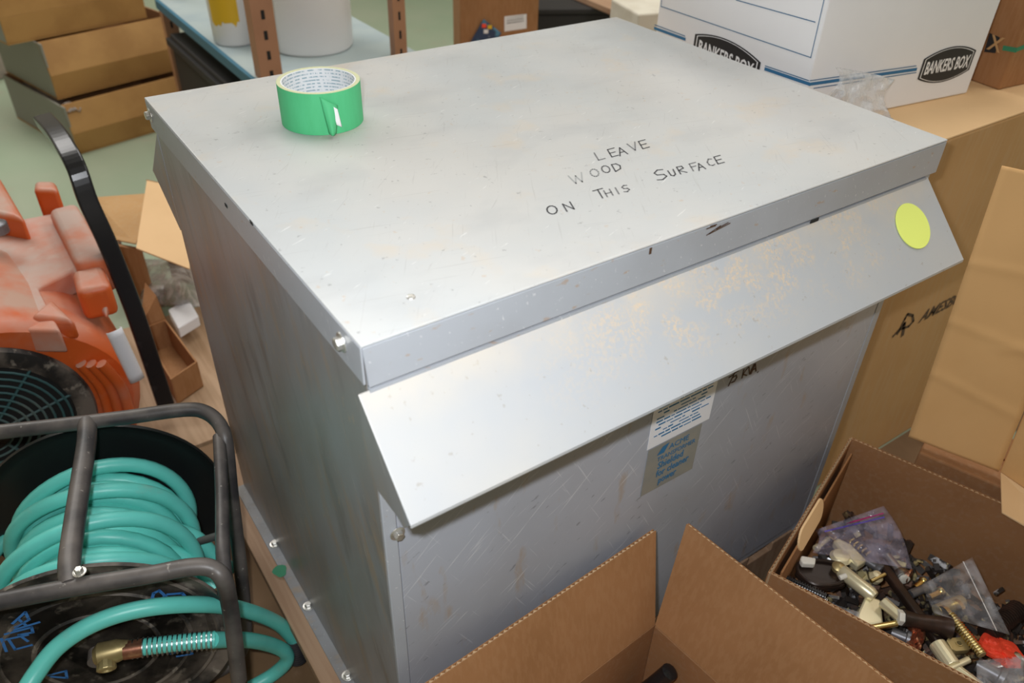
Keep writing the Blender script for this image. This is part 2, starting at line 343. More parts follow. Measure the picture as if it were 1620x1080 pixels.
# hoods (front and rear vents)
def hood(y0, s, nm='vent_hood'):
    xa, xb = (-.006, .788) if s > 0 else (.0036, .7964); zt, zb, dep = (.792, .711, .083) if s > 0 else (.792, .700, .102)
    yt, yb = y0 - s * .002, y0 - s * dep
    m = MB().sheet([(xa, yt, zt), (xb, yt, zt), (xb, yb, zb), (xa, yb, zb)], (0, s * .0012, -.0016))
    h = obj(nm, m, 'paint_hood', cab, bevel=.0009, label='sloping vent hood dusted with pale sawdust')
    lip = MB().box((xa, min(yb, yb + s * .0015), zb - .004), (xb, max(yb, yb + s * .0015), zb + .0005)); obj('hood_lip', lip, 'paint_hood', h, bevel=.0006)
    for xx in (xa, xb - .0016):
        obj('hood_end', MB().sheet([(xx, yt, zt - .001), (xx, yb + s * .001, zb - .001), (xx, yb + .014, zb - .017), (xx, y0 - .058, zb - .013), (xx, y0 - .022, zb - .014), (xx, yt, zb + .03)] if s > 0 else [(xx, yt, zt - .001), (xx, yb + s * .001, zb - .001), (xx, yt, zb - .055)], (.0016, 0, 0)), 'paint_side', h, bevel=.0004)
    if s > 0: obj('hood_top_flange', MB().box((xa + .01, y0 - .004, zt - .004), (xb - .005, y0 + .001, zt + .001)), 'paint_skirt', h)
    return h, V((xa, yt, zt)), V((xa, yb, zb))
hd, h0, h1 = hood(I, 1); hood(D - I, -1)
hn = V((1, 0, 0)).cross(h1 - h0).normalized()
if hn.z < 0: hn = -hn
# bolts
def bolt(p, n, r=.0065, name='bolt', parent=cab):
    n = V(n).normalized(); p = V(p)
    m = MB().lathe(p, n, [(r * 1.55, 0), (r * 1.55, .0012), (r * 1.1, .0016)], 14)
    m.lathe(p + n * .0016, n, [(r, 0), (r, .0042), (r * .8, .0052)], 6)
    return obj(name, m, 'zinc', parent, bevel=.0004)
bolt(P(541, 541, 0, -.0005), (-1, 0, 0), .006); bolt(P(238, 182, 0, -.0005), (-1, 0, 0), .006)
for px, py in ((436, 860), (489, 958), (551, 1068)): bolt(Z(px, py, .1225) + V((-.001, 0, 0)), (0, 0, 1), .0058)
bolt(P(627, 844, 1, I - .001) + V((.001, 0, 0)), (0, -1, 0), .0052)
# small screw, holes and marks on the lid
s0 = Z(650, 470, LZ); obj('screw', MB().lathe(s0, (0, 0, 1), [(.0042, .0), (.0036, .0012), (.002, .002)], 10), 'zinc', cab)
for px, py in ((358, 325), (398, 352)): 
    p = P(px, py, 0, -.0006); obj('slot', MB().box((p.x - .0006, p.y - .0035, p.z - .0018), (p.x + .0001, p.y + .0035, p.z + .0018)), 'gap', cab)
p = P(1029, 396, 1, -.0006); obj('rust_spot', MB().box((p.x - .0015, p.y - .0004, p.z - .004), (p.x + .0015, p.y, p.z + .003)), 'ink_brown', cab)
obj('skirt_seam', MB().box((.004, I - .0015, zb - .0016), (W - .01, I - .0005, zb - .0002)), 'gap', cab)
mb = MB()
for a, b in (((1118, 372), (1140, 357)), ((1122, 370), (1155, 353)), ((1124, 358), (1134, 355)), ((1118, 362), (1132, 357)), ((1134, 362), (1152, 352))):
    ribbon(mb, [P(*a, 1, -.0009), P(*b, 1, -.0009)], .0014, (0, -1, 0))
obj('scribble', mb, 'ink_brown', cab)
p = P(1289, 349, 1, -.0012); obj('notch', MB().box((p.x - .007, -.0012, p.z - .002), (p.x + .007, -.0004, p.z + .002)), 'gap', cab)
# green paint blot on the flange
p = Z(443, 903, .1232); mb = MB(); mb.v = [p + V((math.cos(a) * .011 * (1 + .2 * math.sin(3 * a)), math.sin(a) * .013, 0)) for a in [i * .4488 for i in range(14)]]; mb.f = [tuple(range(14))]
obj('paint_blot', mb, 'green_print', cab)
# handwriting
GL = {'L': [[(0, 1), (0, 0), (.6, 0)]], 'E': [[(.6, 1), (0, 1), (0, 0), (.6, 0)], [(0, .5), (.5, .5)]], 'A': [[(0, 0), (.35, 1), (.7, 0)], [(.15, .4), (.55, .4)]],
      'V': [[(0, 1), (.35, 0), (.7, 1)]], 'W': [[(0, 1), (.2, 0), (.45, .8), (.65, 0), (.95, 1)]], 'O': [[(.35 + .36 * math.cos(a), .5 + .5 * math.sin(a)) for a in [i * math.pi / 6 for i in range(13)]]],
      'D': [[(0, 0), (0, 1), (.4, .95), (.65, .6), (.55, .2), (0, 0)]], 'N': [[(0, 0), (0, 1), (.6, 0), (.6, 1)]], 'T': [[(0, 1), (.75, 1)], [(.37, 1), (.37, 0)]],
      'H': [[(0, 1), (0, 0)], [(.6, 1), (.6, 0)], [(0, .5), (.6, .5)]], 'I': [[(.15, 1), (.15, 0)]], 'S': [[(.6, .9), (.3, 1), (.05, .8), (.15, .55), (.5, .45), (.6, .2), (.3, 0), (0, .12)]],
      'U': [[(0, 1), (.05, .2), (.3, 0), (.55, .2), (.6, 1)]], 'R': [[(0, 0), (0, 1), (.45, .95), (.5, .65), (0, .5), (.6, 0)]], 'F': [[(.6, 1), (0, 1), (0, 0)], [(0, .55), (.45, .55)]],
      'C': [[(.6, .9), (.3, 1), (.05, .6), (.1, .2), (.35, 0), (.6, .1)]], '7': [[(0, 1), (.6, 1), (.2, 0)]], '5': [[(.6, 1), (.1, 1), (.05, .55), (.45, .6), (.6, .3), (.4, 0), (0, .05)]],
      'K': [[(0, 1), (0, 0)], [(.6, 1), (0, .45), (.65, 0)]], '.': [[(.1, 0), (.2, .05)]]}
def write(letters, up, proj, wd, n):
    """letters: (char, px, py, width vector px, ink)"""
    for ch, x, y, u, ink, sc in letters:
        m = MB()
        for st in GL[ch]:
            pts = [proj(x + u[0] * a * sc + up[0] * b * sc, y + u[1] * a * sc + up[1] * b * sc) for a, b in st]
            ribbon(m, pts, wd, n)
        obj('handwritten_letter', m, ink, cab)
lidp = lambda x, y: Z(x, y, LZ + .0004)
B = (17.5, -4.8)
lt = [('L', 947, 253, B, 'ink_mid', 1), ('E', 968, 248, B, 'ink', 1), ('A', 981, 246.5, B, 'ink', 1), ('V', 999, 239, B, 'ink_mid', 1), ('E', 1017, 235, B, 'ink', 1),
      ('W', 907, 291, (19, -5), 'ink_faint', 1.15), ('O', 938, 280, B, 'ink_faint', .95), ('O', 956, 274, B, 'ink_mid', .9), ('D', 974, 271, B, 'ink', .95),
      ('O', 870, 340, (19, -6), 'ink', 1.05), ('N', 897, 334, (19, -6), 'ink', 1),
      ('T', 946, 315, B, 'ink', 1.15), ('H', 961, 311, B, 'ink_mid', .85), ('I', 977, 307, B, 'ink_mid', .85), ('S', 988, 304, B, 'ink_mid', .85),
      ('S', 1041, 286, (20, -6), 'ink', 1.3), ('U', 1062, 279, B, 'ink', .8), ('R', 1077, 275, B, 'ink', .95), ('F', 1097, 270, B, 'ink_mid', .95), ('A', 1106, 269.5, B, 'ink', .85), ('C', 1122, 263, B, 'ink_mid', .9), ('E', 1136, 259, B, 'ink', .95)]
write(lt, (-7, -11.5), lidp, .0016, (0, 0, 1))
fpp = lambda x, y: P(x, y, 1, I - .0006)
U2 = (13, -7.5)
write([('7', 1150, 612, U2, 'ink_brown', 1), ('5', 1157, 606, U2, 'ink_brown', 1), ('K', 1174, 598, U2, 'ink_brown', .9), ('V', 1182, 594, U2, 'ink_brown', .9), ('A', 1188, 591.5, U2, 'ink_brown', .9), ('.', 1197, 590, U2, 'ink_brown', 1)], (3.5, -15), fpp, .0018, (0, -1, 0))
# labels on the front panel
yF = I - .0004
lab = MB().box((.353, yF - .0004, .538), (.459, yF, .70)); ls = obj('rating_label', lab, 'paper', cab, label='white printed rating label')
for k in range(26):
    zz = .690 - k * .0056; x = .361
    if zz < .547: break
    m = MB()
    while x < .448:
        l = random.uniform(.004, .018)
        if x + l > .452 or random.random() < .15: x += l; continue
        m.box((x, yF - .0008, zz), (x + l, yF - .0004, zz + random.choice((.0012, .0016, .0020)))); x += l + .002
    if m.v: obj('print_line', m, 'blue_print', ls)['kind'] = 'stuff'
obj('orange_mark', MB().box((.43, yF - .0007, .60), (.452, yF - .0004, .618)), 'kraft_pale', ls)
stk = obj('slogan_sticker', MB().box((.356, yF - .0006, .455), (.447, yF - .0002, .536)), 'sticker_clear', cab, label='clear sticker with blue slogan print')
xd, yd = (1, 0, 0), (0, 0, 1); ys = yF - .0006
text('lettering', 'ACME', (.392, ys, .520), xd, yd, .013, 'blue_print', stk, .034); text('lettering', 'TRANSFORMER', (.374, ys, .5075), xd, yd, .0105, 'blue_print', stk, .066)
for k, (s_, wd) in enumerate((('Shielded', .044), ('for cleaner', .057), ('power', .031))):
    text('lettering', s_, (.377 + (.0, .0, .006)[k], ys, .493 - k * .0145), xd, yd, .0165, 'blue_print', stk, wd, .0002)
mb = MB(); mb.add([(.372, ys - .0006, .519), (.384, ys - .0006, .519), (.391, ys - .0006, .533), (.380, ys - .0006, .531)], [(0, 1, 2, 3)]); obj('emblem', mb, 'blue_print', stk)
# yellow dot on the hood
c = pln(1445, 357, h0 + hn * .0016, hn); uu = V((1, 0, 0)); vv = (h0 - h1).normalized()
mb = MB(); n = 40
ring = [c + (uu * math.cos(i * 2 * math.pi / n) + vv * math.sin(i * 2 * math.pi / n)) * .0295 for i in range(n)]
mb.sheet([p - hn * .0012 for p in ring], hn * .0014)
tag(obj('round_sticker', mb, 'sticker_yellow', bevel=.0004), 'round fluorescent yellow sticker on the sloping hood', 'sticker')

# ================================================================ TAPE
tc = V((.165, .447, LZ)); ro, ri, th = .0495, .0428, .0495
tp = thing('tape_roll', tc, 'roll of green masking tape standing on the grey lid', 'tape roll')
obj('tape', MB().lathe(tc + V((0, 0, .0003)), (0, 0, 1), [(ri + .002, 0), (ro, 0), (ro, th), (ri + .002, th)], 64, closed=True), 'tape_green', tp, smooth=True)
obj('tape_edge', MB().lathe(tc + V((0, 0, th - .0002)), (0, 0, 1), [(ri + .0019, 0), (ro - .0002, 0), (ro - .0002, .0009), (ri + .0019, .0009)], 64, closed=True), 'tape_side', tp)
# core with printed rows
m = mat('core_print', (.78, .80, .82), .6); nt = m.node_tree; b = nt.nodes['Principled BSDF']
wv = nt.nodes.new('ShaderNodeTexWave'); wv.bands_direction = 'Z'; wv.inputs['Scale'].default_value = 75; tcn = nt.nodes.new('ShaderNodeTexCoord'); nt.links.new(tcn.outputs['Object'], wv.inputs[0])
f1 = ramp(nt, wv.outputs['Fac'], .55, .7); f2 = noise_fac(nt, 300, (1, 1, .3), 2, .42, .55)
mu = nt.nodes.new('ShaderNodeMath'); mu.operation = 'MULTIPLY'; nt.links.new(f1, mu.inputs[0]); nt.links.new(f2, mu.inputs[1])
nt.links.new(mixc(nt, mu.outputs[0], (.78, .80, .82), (.30, .42, .48), .9), b.inputs['Base Color'])
obj('core', MB().lathe(tc + V((0, 0, .0003)), (0, 0, 1), [(ri, 0), (ri + .0019, 0), (ri + .0019, th), (ri, th)], 64, closed=True), 'core_print', tp, smooth=True)
fd = (V((CAM.x, CAM.y, 0)) - V((tc.x, tc.y, 0))).normalized(); fs = V((-fd.y, fd.x, 0))   # fs: to the right seen from the camera
def tpt(s, z, o): return tc + fd * (math.sqrt(max(ro * ro - s * s, 0)) + o) + fs * s + V((0, 0, z))
def tail(u, v):
    s = -.001 + .020 * u * (1 - .55 * v) + .006 * v; z = .047 - .012 * u - v * (.043 - .012 * u)
    return tpt(s, max(z, .002), .0012 + .006 * math.sin(u * 3.1) * (.4 + v) + .004 * v)
obj('tape_tail', MB().grid(tail, 8, 10), 'tape_green', tp, smooth=True, solid=.0003, label='crumpled loose end of green tape')
def tail2(u, v):
    s = .012 + .006 * u + .003 * v; z = .036 - .022 * v - .004 * u
    return tpt(s, z, .003 + .003 * u * (1 - v) + .004 * v)
obj('tape_tail', MB().grid(tail2, 4, 6), 'white_print', tp, smooth=True, solid=.0003)

# ================================================================ RIGHT: big carton, file boxes
BZ = .757
big = thing('shipping_carton', (1.27, .6, 0), 'large brown shipping carton with black script logo beside grey cabinet', 'carton')
obj('carton_body', MB().box((.826, .107, .001), (1.72, .74, BZ - .004)), 'kraft_light', big, bevel=.004, seg=3)
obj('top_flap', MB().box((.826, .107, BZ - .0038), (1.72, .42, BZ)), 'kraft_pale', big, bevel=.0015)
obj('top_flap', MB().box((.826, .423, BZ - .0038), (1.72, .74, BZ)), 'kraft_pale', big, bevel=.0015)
xd = V((1, 0, .0)); text('logo_lettering', 'AMESBURY', (1.168, .107, .358), xd, (0, 0, 1), .036, 'ink_brown', big, .19, .0008, .35)
mb = MB(); lp = lambda x, y: P(x, y, 1, .1062)
ribbon(mb, [lp(*p) for p in ((1413, 532), (1424, 520), (1432, 504), (1436, 497), (1444, 499), (1445, 508), (1438, 516), (1427, 520))], .006, (0, -1, 0)); ribbon(mb, [lp(*p) for p in ((1420, 527), (1431, 512), (1428, 530))], .009, (0, -1, 0))
obj('logo_swoosh', mb, 'ink_brown', big)

def filebox(name, a, d, n, L1, L2, H, m, label):
    """a near corner, d along its right face, n along its left face; prints on both"""
    o = thing(name, a + d * L1 / 2 + n * L2 / 2, label, 'file box'); up = V((0, 0, 1))
    T = .004
    obj('box_body', MB().obox(a, d * L1, n * L2, up * H), m, o, bevel=.003, seg=3)
    lo = a - d * .006 - n * .006 + up * (H - .05); obj('box_lid', MB().obox(lo, d * (L1 + .012), n * (L2 + .012), up * .06), m, o, bevel=.003)
    return o
wa = V((.853, .254, BZ + .0005)); wd_ = V((.992, -.125, 0)).normalized(); wn = V((.125, .992, 0)).normalized()
WL, WN = .388, .385
wb = filebox('archive_box', wa, wd_, wn, WL, WN, .26, 'white_board', 'white cardboard archive box with blue stripes and black emblem')
up = V((0, 0, 1))
def strip(parent, o, u, wv_, th, m, off, name='stripe'):
    obj(name, MB().obox(o + off, u, off.normalized() * .0002, wv_ * th), m, parent)
def emblem(parent, c, xd, wd, ht, nrm, m1='black_print', body='BANKERS BOX', nm='emblem'):
    xd = V(xd); z = V((0, 0, 1))
    def lens(s, lift, mm, name):
        N = 16; pts = []
        for i in range(N + 1): t_ = -1 + 2 * i / N; pts.append(c + xd * (t_ * wd / 2 * s) + z * (ht * s * (.28 + .22 * (1 - t_ * t_))))
        for i in range(N + 1): t_ = 1 - 2 * i / N; pts.append(c + xd * (t_ * wd / 2 * s) - z * (ht * s * (.28 + .22 * (1 - t_ * t_))))
        q = MB(); q.v = [p + nrm * lift for p in pts]; q.f = [tuple(range(len(pts)))]; return obj(name, q, mm, parent)
    lens(1, .0006, m1, nm); lens(.93, .0008, 'white_print' if m1 == 'black_print' else 'kraft_pale', nm); lens(.90, .001, m1, nm)
    text('lettering', body, c - xd * wd * .42 - z * ht * .17, xd, z, ht * .50, 'white_print' if m1 == 'black_print' else 'kraft_pale', parent, wd * .84, .0006, 0, .0012)
# left face (normal -wd_, runs along wn away from the corner; seen left to right is -wn)
lf = lambda s, z: wa + wn * s + up * z
LN = -wd_
def hline(s0, s1, z0, z1, th, m): 
    d_ = lf(s1, z1) - lf(s0, z0); obj('printed_rule', MB().obox(lf(s0, z0) + LN * .0003, d_, LN * .0002, up * th), m, wb)
def lface(px, py):
    p = pln(px, py, wa, LN); v_ = p - wa; return v_.dot(wn), v_.z
# rules traced on the left face
for (a, b) in (((1046, 10), (1283, 91)), ((1165, 0), (1290, 35)), ((1283, 91), (1304, 0)), ((1046, 10), (1047, 0))):
    s0, z0 = lface(*a); s1, z1 = lface(*b); mb = MB()
    ribbon(mb, [lf(s0, z0) + LN * .0006, lf(s1, z1) + LN * .0006], .0015, LN); obj('printed_rule', mb, 'grey_print', wb)
def lstripe(a, b, th, m):
    s0, z0 = lface(*a); s1, z1 = lface(*b); mb = MB(); ribbon(mb, [lf(s0, z0) + LN * .0006, lf(s1, z1) + LN * .0006], th, LN); obj('stripe', mb, m, wb)
for a, b in (((1036, 39), (1084, 57)), ((1211, 104), (1280, 127.5))): lstripe(a, b, .0016, 'grey_print')
for a, b in (((1036, 44.5), (1084, 62)), ((1211, 109), (1281, 133))): lstripe(a, b, .005, 'blue_print')
s0, z0 = lface(1147, 91); emblem(wb, lf(s0, z0), -wn, .168, .058, LN)
# right face (normal -wn)
RN = -wn
def rface(px, py):
    p = pln(px, py, wa, RN); v_ = p - wa; return v_.dot(wd_), v_.z
rf = lambda s, z: wa + wd_ * s + up * z
def rstripe(a, b, th, m):
    s0, z0 = rface(*a); s1, z1 = rface(*b); mb = MB(); ribbon(mb, [rf(s0, z0) + RN * .0006, rf(s1, z1) + RN * .0006], th, RN); obj('stripe', mb, m, wb)
for a, b in (((1281, 127.5), (1449, 104)),): rstripe(a, b, .0016, 'grey_print')
for a, b in (((1281, 133), (1449, 109.5)),): rstripe(a, b, .005, 'blue_print')
rstripe((1287, 139.5), (1449, 114.5), .0016, 'grey_print')
s0, z0 = rface(1498, 102); emblem(wb, rf(s0, z0), wd_, .125, .058, RN)
# brown file box behind
ka = V((1.305, .186, BZ + .0005)); kd = V((.985, -.10, 0)).normalized(); kn = V((.10, .995, 0)).normalized()
kb = filebox('archive_box', ka, kd, kn, .33, .40, .26, 'kraft', 'brown kraft archive box with green stripe behind the white box')
LN2 = -kd
def kface(px, py):
    p = pln(px, py, ka, LN2); return p + LN2 * .0006
c = kface(1569, 68)
q = [kface(1566, 52), kface(1582, 59), kface(1575, 84), kface(1557, 82)]
mb = MB(); mb.v = q; mb.f = [(0, 1, 2, 3)]; obj('emblem', mb, 'black_print', kb)
text('lettering', 'X', kface(1562, 77), -kn, up, .035, 'kraft_light', kb, .026, .0005, 0, .0006)
for (a, b, pp) in (((1589, 76), (1606, 79), 'l'),):
    mb = MB(); ribbon(mb, [kface(*a), kface(*b)], .008, LN2); obj('stripe', mb, 'green_print', kb)
mb = MB(); rp = lambda x, y: pln(x, y, ka, -kn) - kn * .0006
ribbon(mb, [rp(1607, 79), rp(1622, 73)], .008, -kn); obj('stripe', mb, 'green_print', kb)
# crumpled clear wrap lying between lid and white box
def wrap(u, v):
    off = .018 + .030 * v + .012 * noise.noise(V((u * 5, v * 5, 3)))
    p = pln(1322 + 92 * u - 14 * v + 10 * math.sin(v * 5 + u * 3), 106 + 20 * u + v * (66 + 8 * u), wa - wn * off, wn)
    p.z = max(p.z, BZ + .002 + .003 * (1 + noise.noise(V((u * 7, v * 7, 1))))); return p
obj_w = obj('plastic_wrap', MB().grid(wrap, 22, 16), 'wrap', smooth=True, solid=.0003)
tag(obj_w, 'crumpled clear plastic wrap lying beside the white archive box', 'plastic wrap')

# ---------------------------------------------------------------- panel carton on a lower carton
bz = .33
b2a, b2b, b2c = Z(1345, 690, bz), Z(1215, 905, bz), Z(1600, 800, bz)
u2 = (b2b - b2a); L2u = u2.length; u2.normalize(); v2 = V((-u2.y, u2.x, 0))       # u2 along the left wall towards the camera, v2 along the back wall
if v2.dot(b2c - b2a) < 0: v2 = -v2
L2v = .44
lo = b2a - u2 * .02 + v2 * .0
low = thing('lower_carton', (lo - u2 * .12 + v2 * .2) * 1.0, 'low brown carton under the creased open carton', 'carton')
ORG[low] = V((low.location.x, low.location.y, 0)); low.location.z = 0
obj('carton_body', MB().obox(V((lo.x, lo.y, .001)) - u2 * .13 + v2 * .10, u2 * .125, v2 * .36, up * .335), 'kraft_inner', low, bevel=.003)
obj('top_flap', MB().obox(V((lo.x, lo.y, .3363)) - u2 * .13 + v2 * .10, u2 * .06, v2 * .36, up * .003), 'kraft_inner', low, bevel=.001)
zp = .346
pa, pb = Z(1437, 690, zp), Z(1580, 745, zp); pe = (pb - pa).normalized()
ptop = P(1585, 262, 1, -.015)
ev = ptop - pa
car = thing('open_carton', pa + pe * .1, 'creased light brown carton panel folded open standing in front of big carton', 'carton')
pn = pe.cross(ev).normalized()
if pn.dot(CAM - pa) < 0: pn = -pn
wdt = (pb - pa).length
def creased(u, v):
    p = pa + pe * (u * wdt) + ev * v
    h = 0
    for k, (v0, sl) in enumerate(((.27, -.05), (.47, -.02), (.68, .03), (.36, .12))):
        dd = (v - v0 - sl * u) / .016; h += .0018 * math.exp(-dd * dd) * (1 if k != 3 else (u > .5))
    return p + pn * (h + .003 * noise.noise(V((u * 2, v * 4, 1))))
fl_ = MB().grid(creased, 14, 90)
obj('side_panel', fl_, 'kraft_panel', car, smooth=True, solid=.004)
pe2 = (Matrix.Rotation(math.radians(-32), 3, ev.normalized()) @ pe)
if (pe2 - pe).dot(pn) < 0: pe2 = (Matrix.Rotation(math.radians(32), 3, ev.normalized()) @ pe)
obj('side_panel', MB().sheet([pb + pe * .002, pb + pe2 * .34, pb + pe2 * .34 + ev, pb + pe * .002 + ev], -pn * .004), 'kraft_panel', car, bevel=.001)
hg = pb + pe2 * .003 - up * .002
obj('bottom_flap', MB().sheet([hg, hg + pe2 * .26, Z(1720, 892, .337), Z(1584, 812, .337)], up * .003), 'kraft_pale', car, bevel=.001)

# ================================================================ BOX 2 with hardware
bx2 = thing('hardware_box', V(((b2a + u2 * .17 + v2 * .2).x, (b2a + u2 * .17 + v2 * .2).y, 0)), 'open brown cardboard box filled with brass and bronze hardware', 'box')
T = .005; B0 = lambda s, t_, z: V((b2a.x, b2a.y, 0)) + u2 * s + v2 * t_ + up * z
obj('box_bottom', MB().obox(B0(0, 0, .001), u2 * L2u, v2 * L2v, up * .004), 'kraft_inner', bx2)
# left wall in image = runs along u2 at t=0 ; back wall runs along v2 at s=0
def wall(o, u, t_, name='box_wall', h=.325): return corr(name, o, u, up * h, t_, 'kraft_inner', bx2)
wl = wall(B0(0, 0, .005), u2 * L2u, v2 * T); wall(B0(0, T, .005), v2 * (L2v - T), u2 * T); wall(B0(L2u - T, T, .005), v2 * (L2v - T), u2 * T); wall(B0(T, L2v - T, .005), u2 * (L2u - 2 * T), v2 * T)
# doubled inner liner and hand-hole tongue on the u-wall
obj('inner_wall', MB().obox(B0(.02, T + .0065, .006), u2 * (L2u - .045), v2 * .003, up * .309), 'kraft', bx2, bevel=.001)
tcn_ = pln(1281, 828, B0(0, T + .014, 0), v2)
mb = MB(); N = 24; tl, twd = .047, .018
pts = []
for i in range(N):
    a = 2 * math.pi * i / N; cx = math.cos(a) * twd + (tl - twd if math.cos(a) > 0 else -(tl - twd)); pts.append(tcn_ + u2 * cx + (up * .92 + v2 * -.25).normalized() * math.sin(a) * twd * 1.05)
mb.sheet(pts, v2 * .003); obj('hand_hole_tongue', mb, 'kraft_pale', bx2, bevel=.0008)
# outer flap along the near rim
# ---- contents
hz = .222
hp = lambda x, y, dz=0: Z(x, y, hz + dz)
# filler of mixed small pieces below (cannot be counted)
mb = MB(); rnd = random.Random(3)
for i in range(900):
    s, t_ = rnd.uniform(.03, L2u - .03), rnd.uniform(.035, L2v - .035)
    c_ = B0(s, t_, rnd.uniform(.15, hz - .012)); r1 = rnd.uniform(.006, .017)
    ax = V((rnd.gauss(0, 1), rnd.gauss(0, 1), rnd.gauss(0, .5))).normalized(); w1 = ax.orthogonal().normalized(); w2 = ax.cross(w1)
    mb.obox(c_ - ax * r1 - w1 * r1 * .3 - w2 * r1 * .25, ax * 2 * r1, w1 * r1 * .6, w2 * r1 * .5)
ff = obj('loose_hardware', mb, mat('hardware_mix', (.06, .05, .045), .4, .4, [((.55, .45, .22), 28, (1, 1, 1), .55, .61, 1), ((.6, .6, .62), 33, (1, 1, 1), .61, .65, 1), ((.16, .08, .05), 18, (1, 1, 1), .55, .62, .8)]))
tag(ff, 'small mixed hardware pieces filling the cardboard box', 'hardware', kind='stuff')
obj('filler_board', MB().obox(B0(.012, .016, .145), u2 * (L2u - .022), v2 * (L2v - .026), up * .004), 'kraft_inner', bx2)

GH = 'hardware in the cardboard box'
def hw(name, label, cat): 
    return lambda: None
def rod(mb, a, b, r, n=12, r2=None): return mb.tube([a, b], [r, r2 if r2 else r], n)
def thing_at(name, p, label, cat): return thing(name, V((p.x, p.y, p.z - .01)), label, cat, GH)
# 1 pointed brass lever with fins
p0, p1 = hp(1298, 834, .022), hp(1322, 852, .024); p2 = hp(1368, 888, .026)
e = thing_at('brass_latch', p1, 'pale brass latch with thin pointed stem and finned block', 'latch')
obj('stem', rod(MB(), p0, p1, .0028, 10, .0045), 'brass', e, smooth=True)
dx = (p2 - p1).normalized(); dy = up.cross(dx).normalized(); dz = dx.cross(dy)
obj('body', MB().sheet([p1 + dy * .006, p1 - dy * .006, p1 + dx * .022 - dy * .012, p2 - dy * .016, p2 + dy * .006, p1 + dx * .02 + dy * .012], dz * -.014), 'brass_satin', e, bevel=.003)
for k in range(5):
    f = p1 + dx * (.016 + .0075 * k) + dy * .010; obj('fin', MB().obox(f, dx * .003, dy * .010, dz * .006), 'brass', e, bevel=.0006)
obj('cheek', MB().lathe(p1 + dx * .026 - dy * .020 - dz * .008, dz, [(.0, 0), (.014, 0), (.016, .004), (.012, .009), (0, .010)], 20), 'brass_satin', e, smooth=True)
# 2 lever handle
p0, p1 = hp(1326, 899, .026), hp(1384, 944, .026)
e = thing_at('brass_lever', p0, 'satin brass lever handle with round end and small white screw', 'handle')
obj('grip', MB().tube([p0, p0 + (p1 - p0) * .1, p0 + (p1 - p0) * .9, p1], [.006, .0105, .0105, .008], 16), 'brass_satin', e, smooth=True)
obj('boss', MB().lathe(p0 + up * .002, up, [(0, -.004), (.009, -.004), (.010, .003), (.006, .007), (0, .008)], 18), 'brass_old', e, smooth=True)
obj('screw', rod(MB(), hp(1328, 914, .034), hp(1339, 910, .036), .004), 'white_plastic', e, bevel=.001)
# 3 brass lock body
a0 = hp(1352, 990, .018); e = thing_at('brass_lock_body', a0, 'broad satin brass lock body with tapered plate under the lever', 'lock')
obj('plate', MB().sheet([hp(1346, 992, .020), hp(1398, 985, .020), hp(1394, 948, .022), hp(1370, 940, .022)], -up * .016), 'brass_satin', e, bevel=.003)
obj('bar', rod(MB(), hp(1396, 951, .032), hp(1424, 976, .032), .0085, 8), 'brass_satin', e, bevel=.001)
obj('foot', rod(MB(), hp(1352, 998, .026), hp(1418, 986, .028), .0048, 10), 'brass', e, smooth=True)
obj('knob', MB().lathe(hp(1386, 912, .030), up, [(0, -.01), (.008, -.008), (.010, 0), (.006, .007), (0, .008)], 16), 'brass_satin', e, smooth=True)
obj('pin', rod(MB(), hp(1378, 919, .033), hp(1400, 908, .036), .003), 'brass', e)
# 4 long dark bar
m = MB(); a, b = hp(1366, 862, .006), hp(1512, 1062, .006); dx = (b - a).normalized(); dy = up.cross(dx)
tag(obj('bronze_bar', m.obox(a - dy * .007, b - a, dy * .014, up * .014), 'bronze', bevel=.003), 'long dark bronze bar running diagonally across the hardware', 'bar', GH)
# 5 dark spindle with hex nut
a, b = hp(1428, 977, .034), hp(1500, 992, .028); e = thing_at('door_spindle', a, 'dark turned spindle with a pale hexagonal end', 'spindle')
obj('shaft', MB().tube([a, a + (b - a) * .3, a + (b - a) * .8, b], [.012, .010, .013, .018], 16), 'bronze', e, smooth=True)
obj('hex_end', rod(MB(), a - (b - a).normalized() * .008, a, .011, 6), 'white_plastic', e, bevel=.001)
# 6 leather dark wallet-like handle left
def lump(name, pts, r, m, label, cat, n=12, sub=0):
    o = obj(name, MB().tube(cr(pts, 6), r if not isinstance(r, list) else r, n), m, smooth=True); return tag(o, label, cat, GH)
e = thing_at('bronze_plate', hp(1285, 900), 'dark reddish bronze escutcheon plate at the box corner', 'plate')
obj('plate', MB().sheet([hp(1258, 905, .016), hp(1270, 882, .018), hp(1335, 890, .022), hp(1338, 925, .020), hp(1290, 930, .018)], -up * .012), 'bronze', e, bevel=.004)
obj('rim', MB().tube(cr([hp(1262, 902, .018), hp(1274, 886, .02), hp(1330, 893, .024), hp(1332, 920, .022), hp(1290, 924, .02)], 4, True), .003, 8, closed=True), 'bronze', e, smooth=True)
tag(obj('plastic_block', MB().sheet([hp(1266, 884, .030), hp(1268, 878, .030), hp(1291, 882, .030), hp(1290, 892, .030), hp(1270, 891, .030)], -up * .010), 'white_plastic', bevel=.002), 'small cream plastic block on the dark bronze plate', 'block', GH)
def knurl(name, a, b, r, m, label, cat, rings=14, shaft=None):
    e = thing_at(name, a, label, cat); d = (b - a)
    obj('shaft', rod(MB(), a, b, r * .8, 12), shaft or m, e, smooth=True)
    mb = MB()
    for k in range(rings):
        c_ = a + d * ((k + .5) / rings); mb.lathe(c_ - d / rings * .3, d, [(r * .75, 0), (r, d.length / rings * .2), (r, d.length / rings * .4), (r * .75, d.length / rings * .6)], 12)
    obj('thread', mb, m, e); return e
knurl('knurled_rod', hp(1242, 916, .018), hp(1306, 945, .020), .008, 'black_plastic', 'black knurled rod beside the near box wall', 'rod', 16)
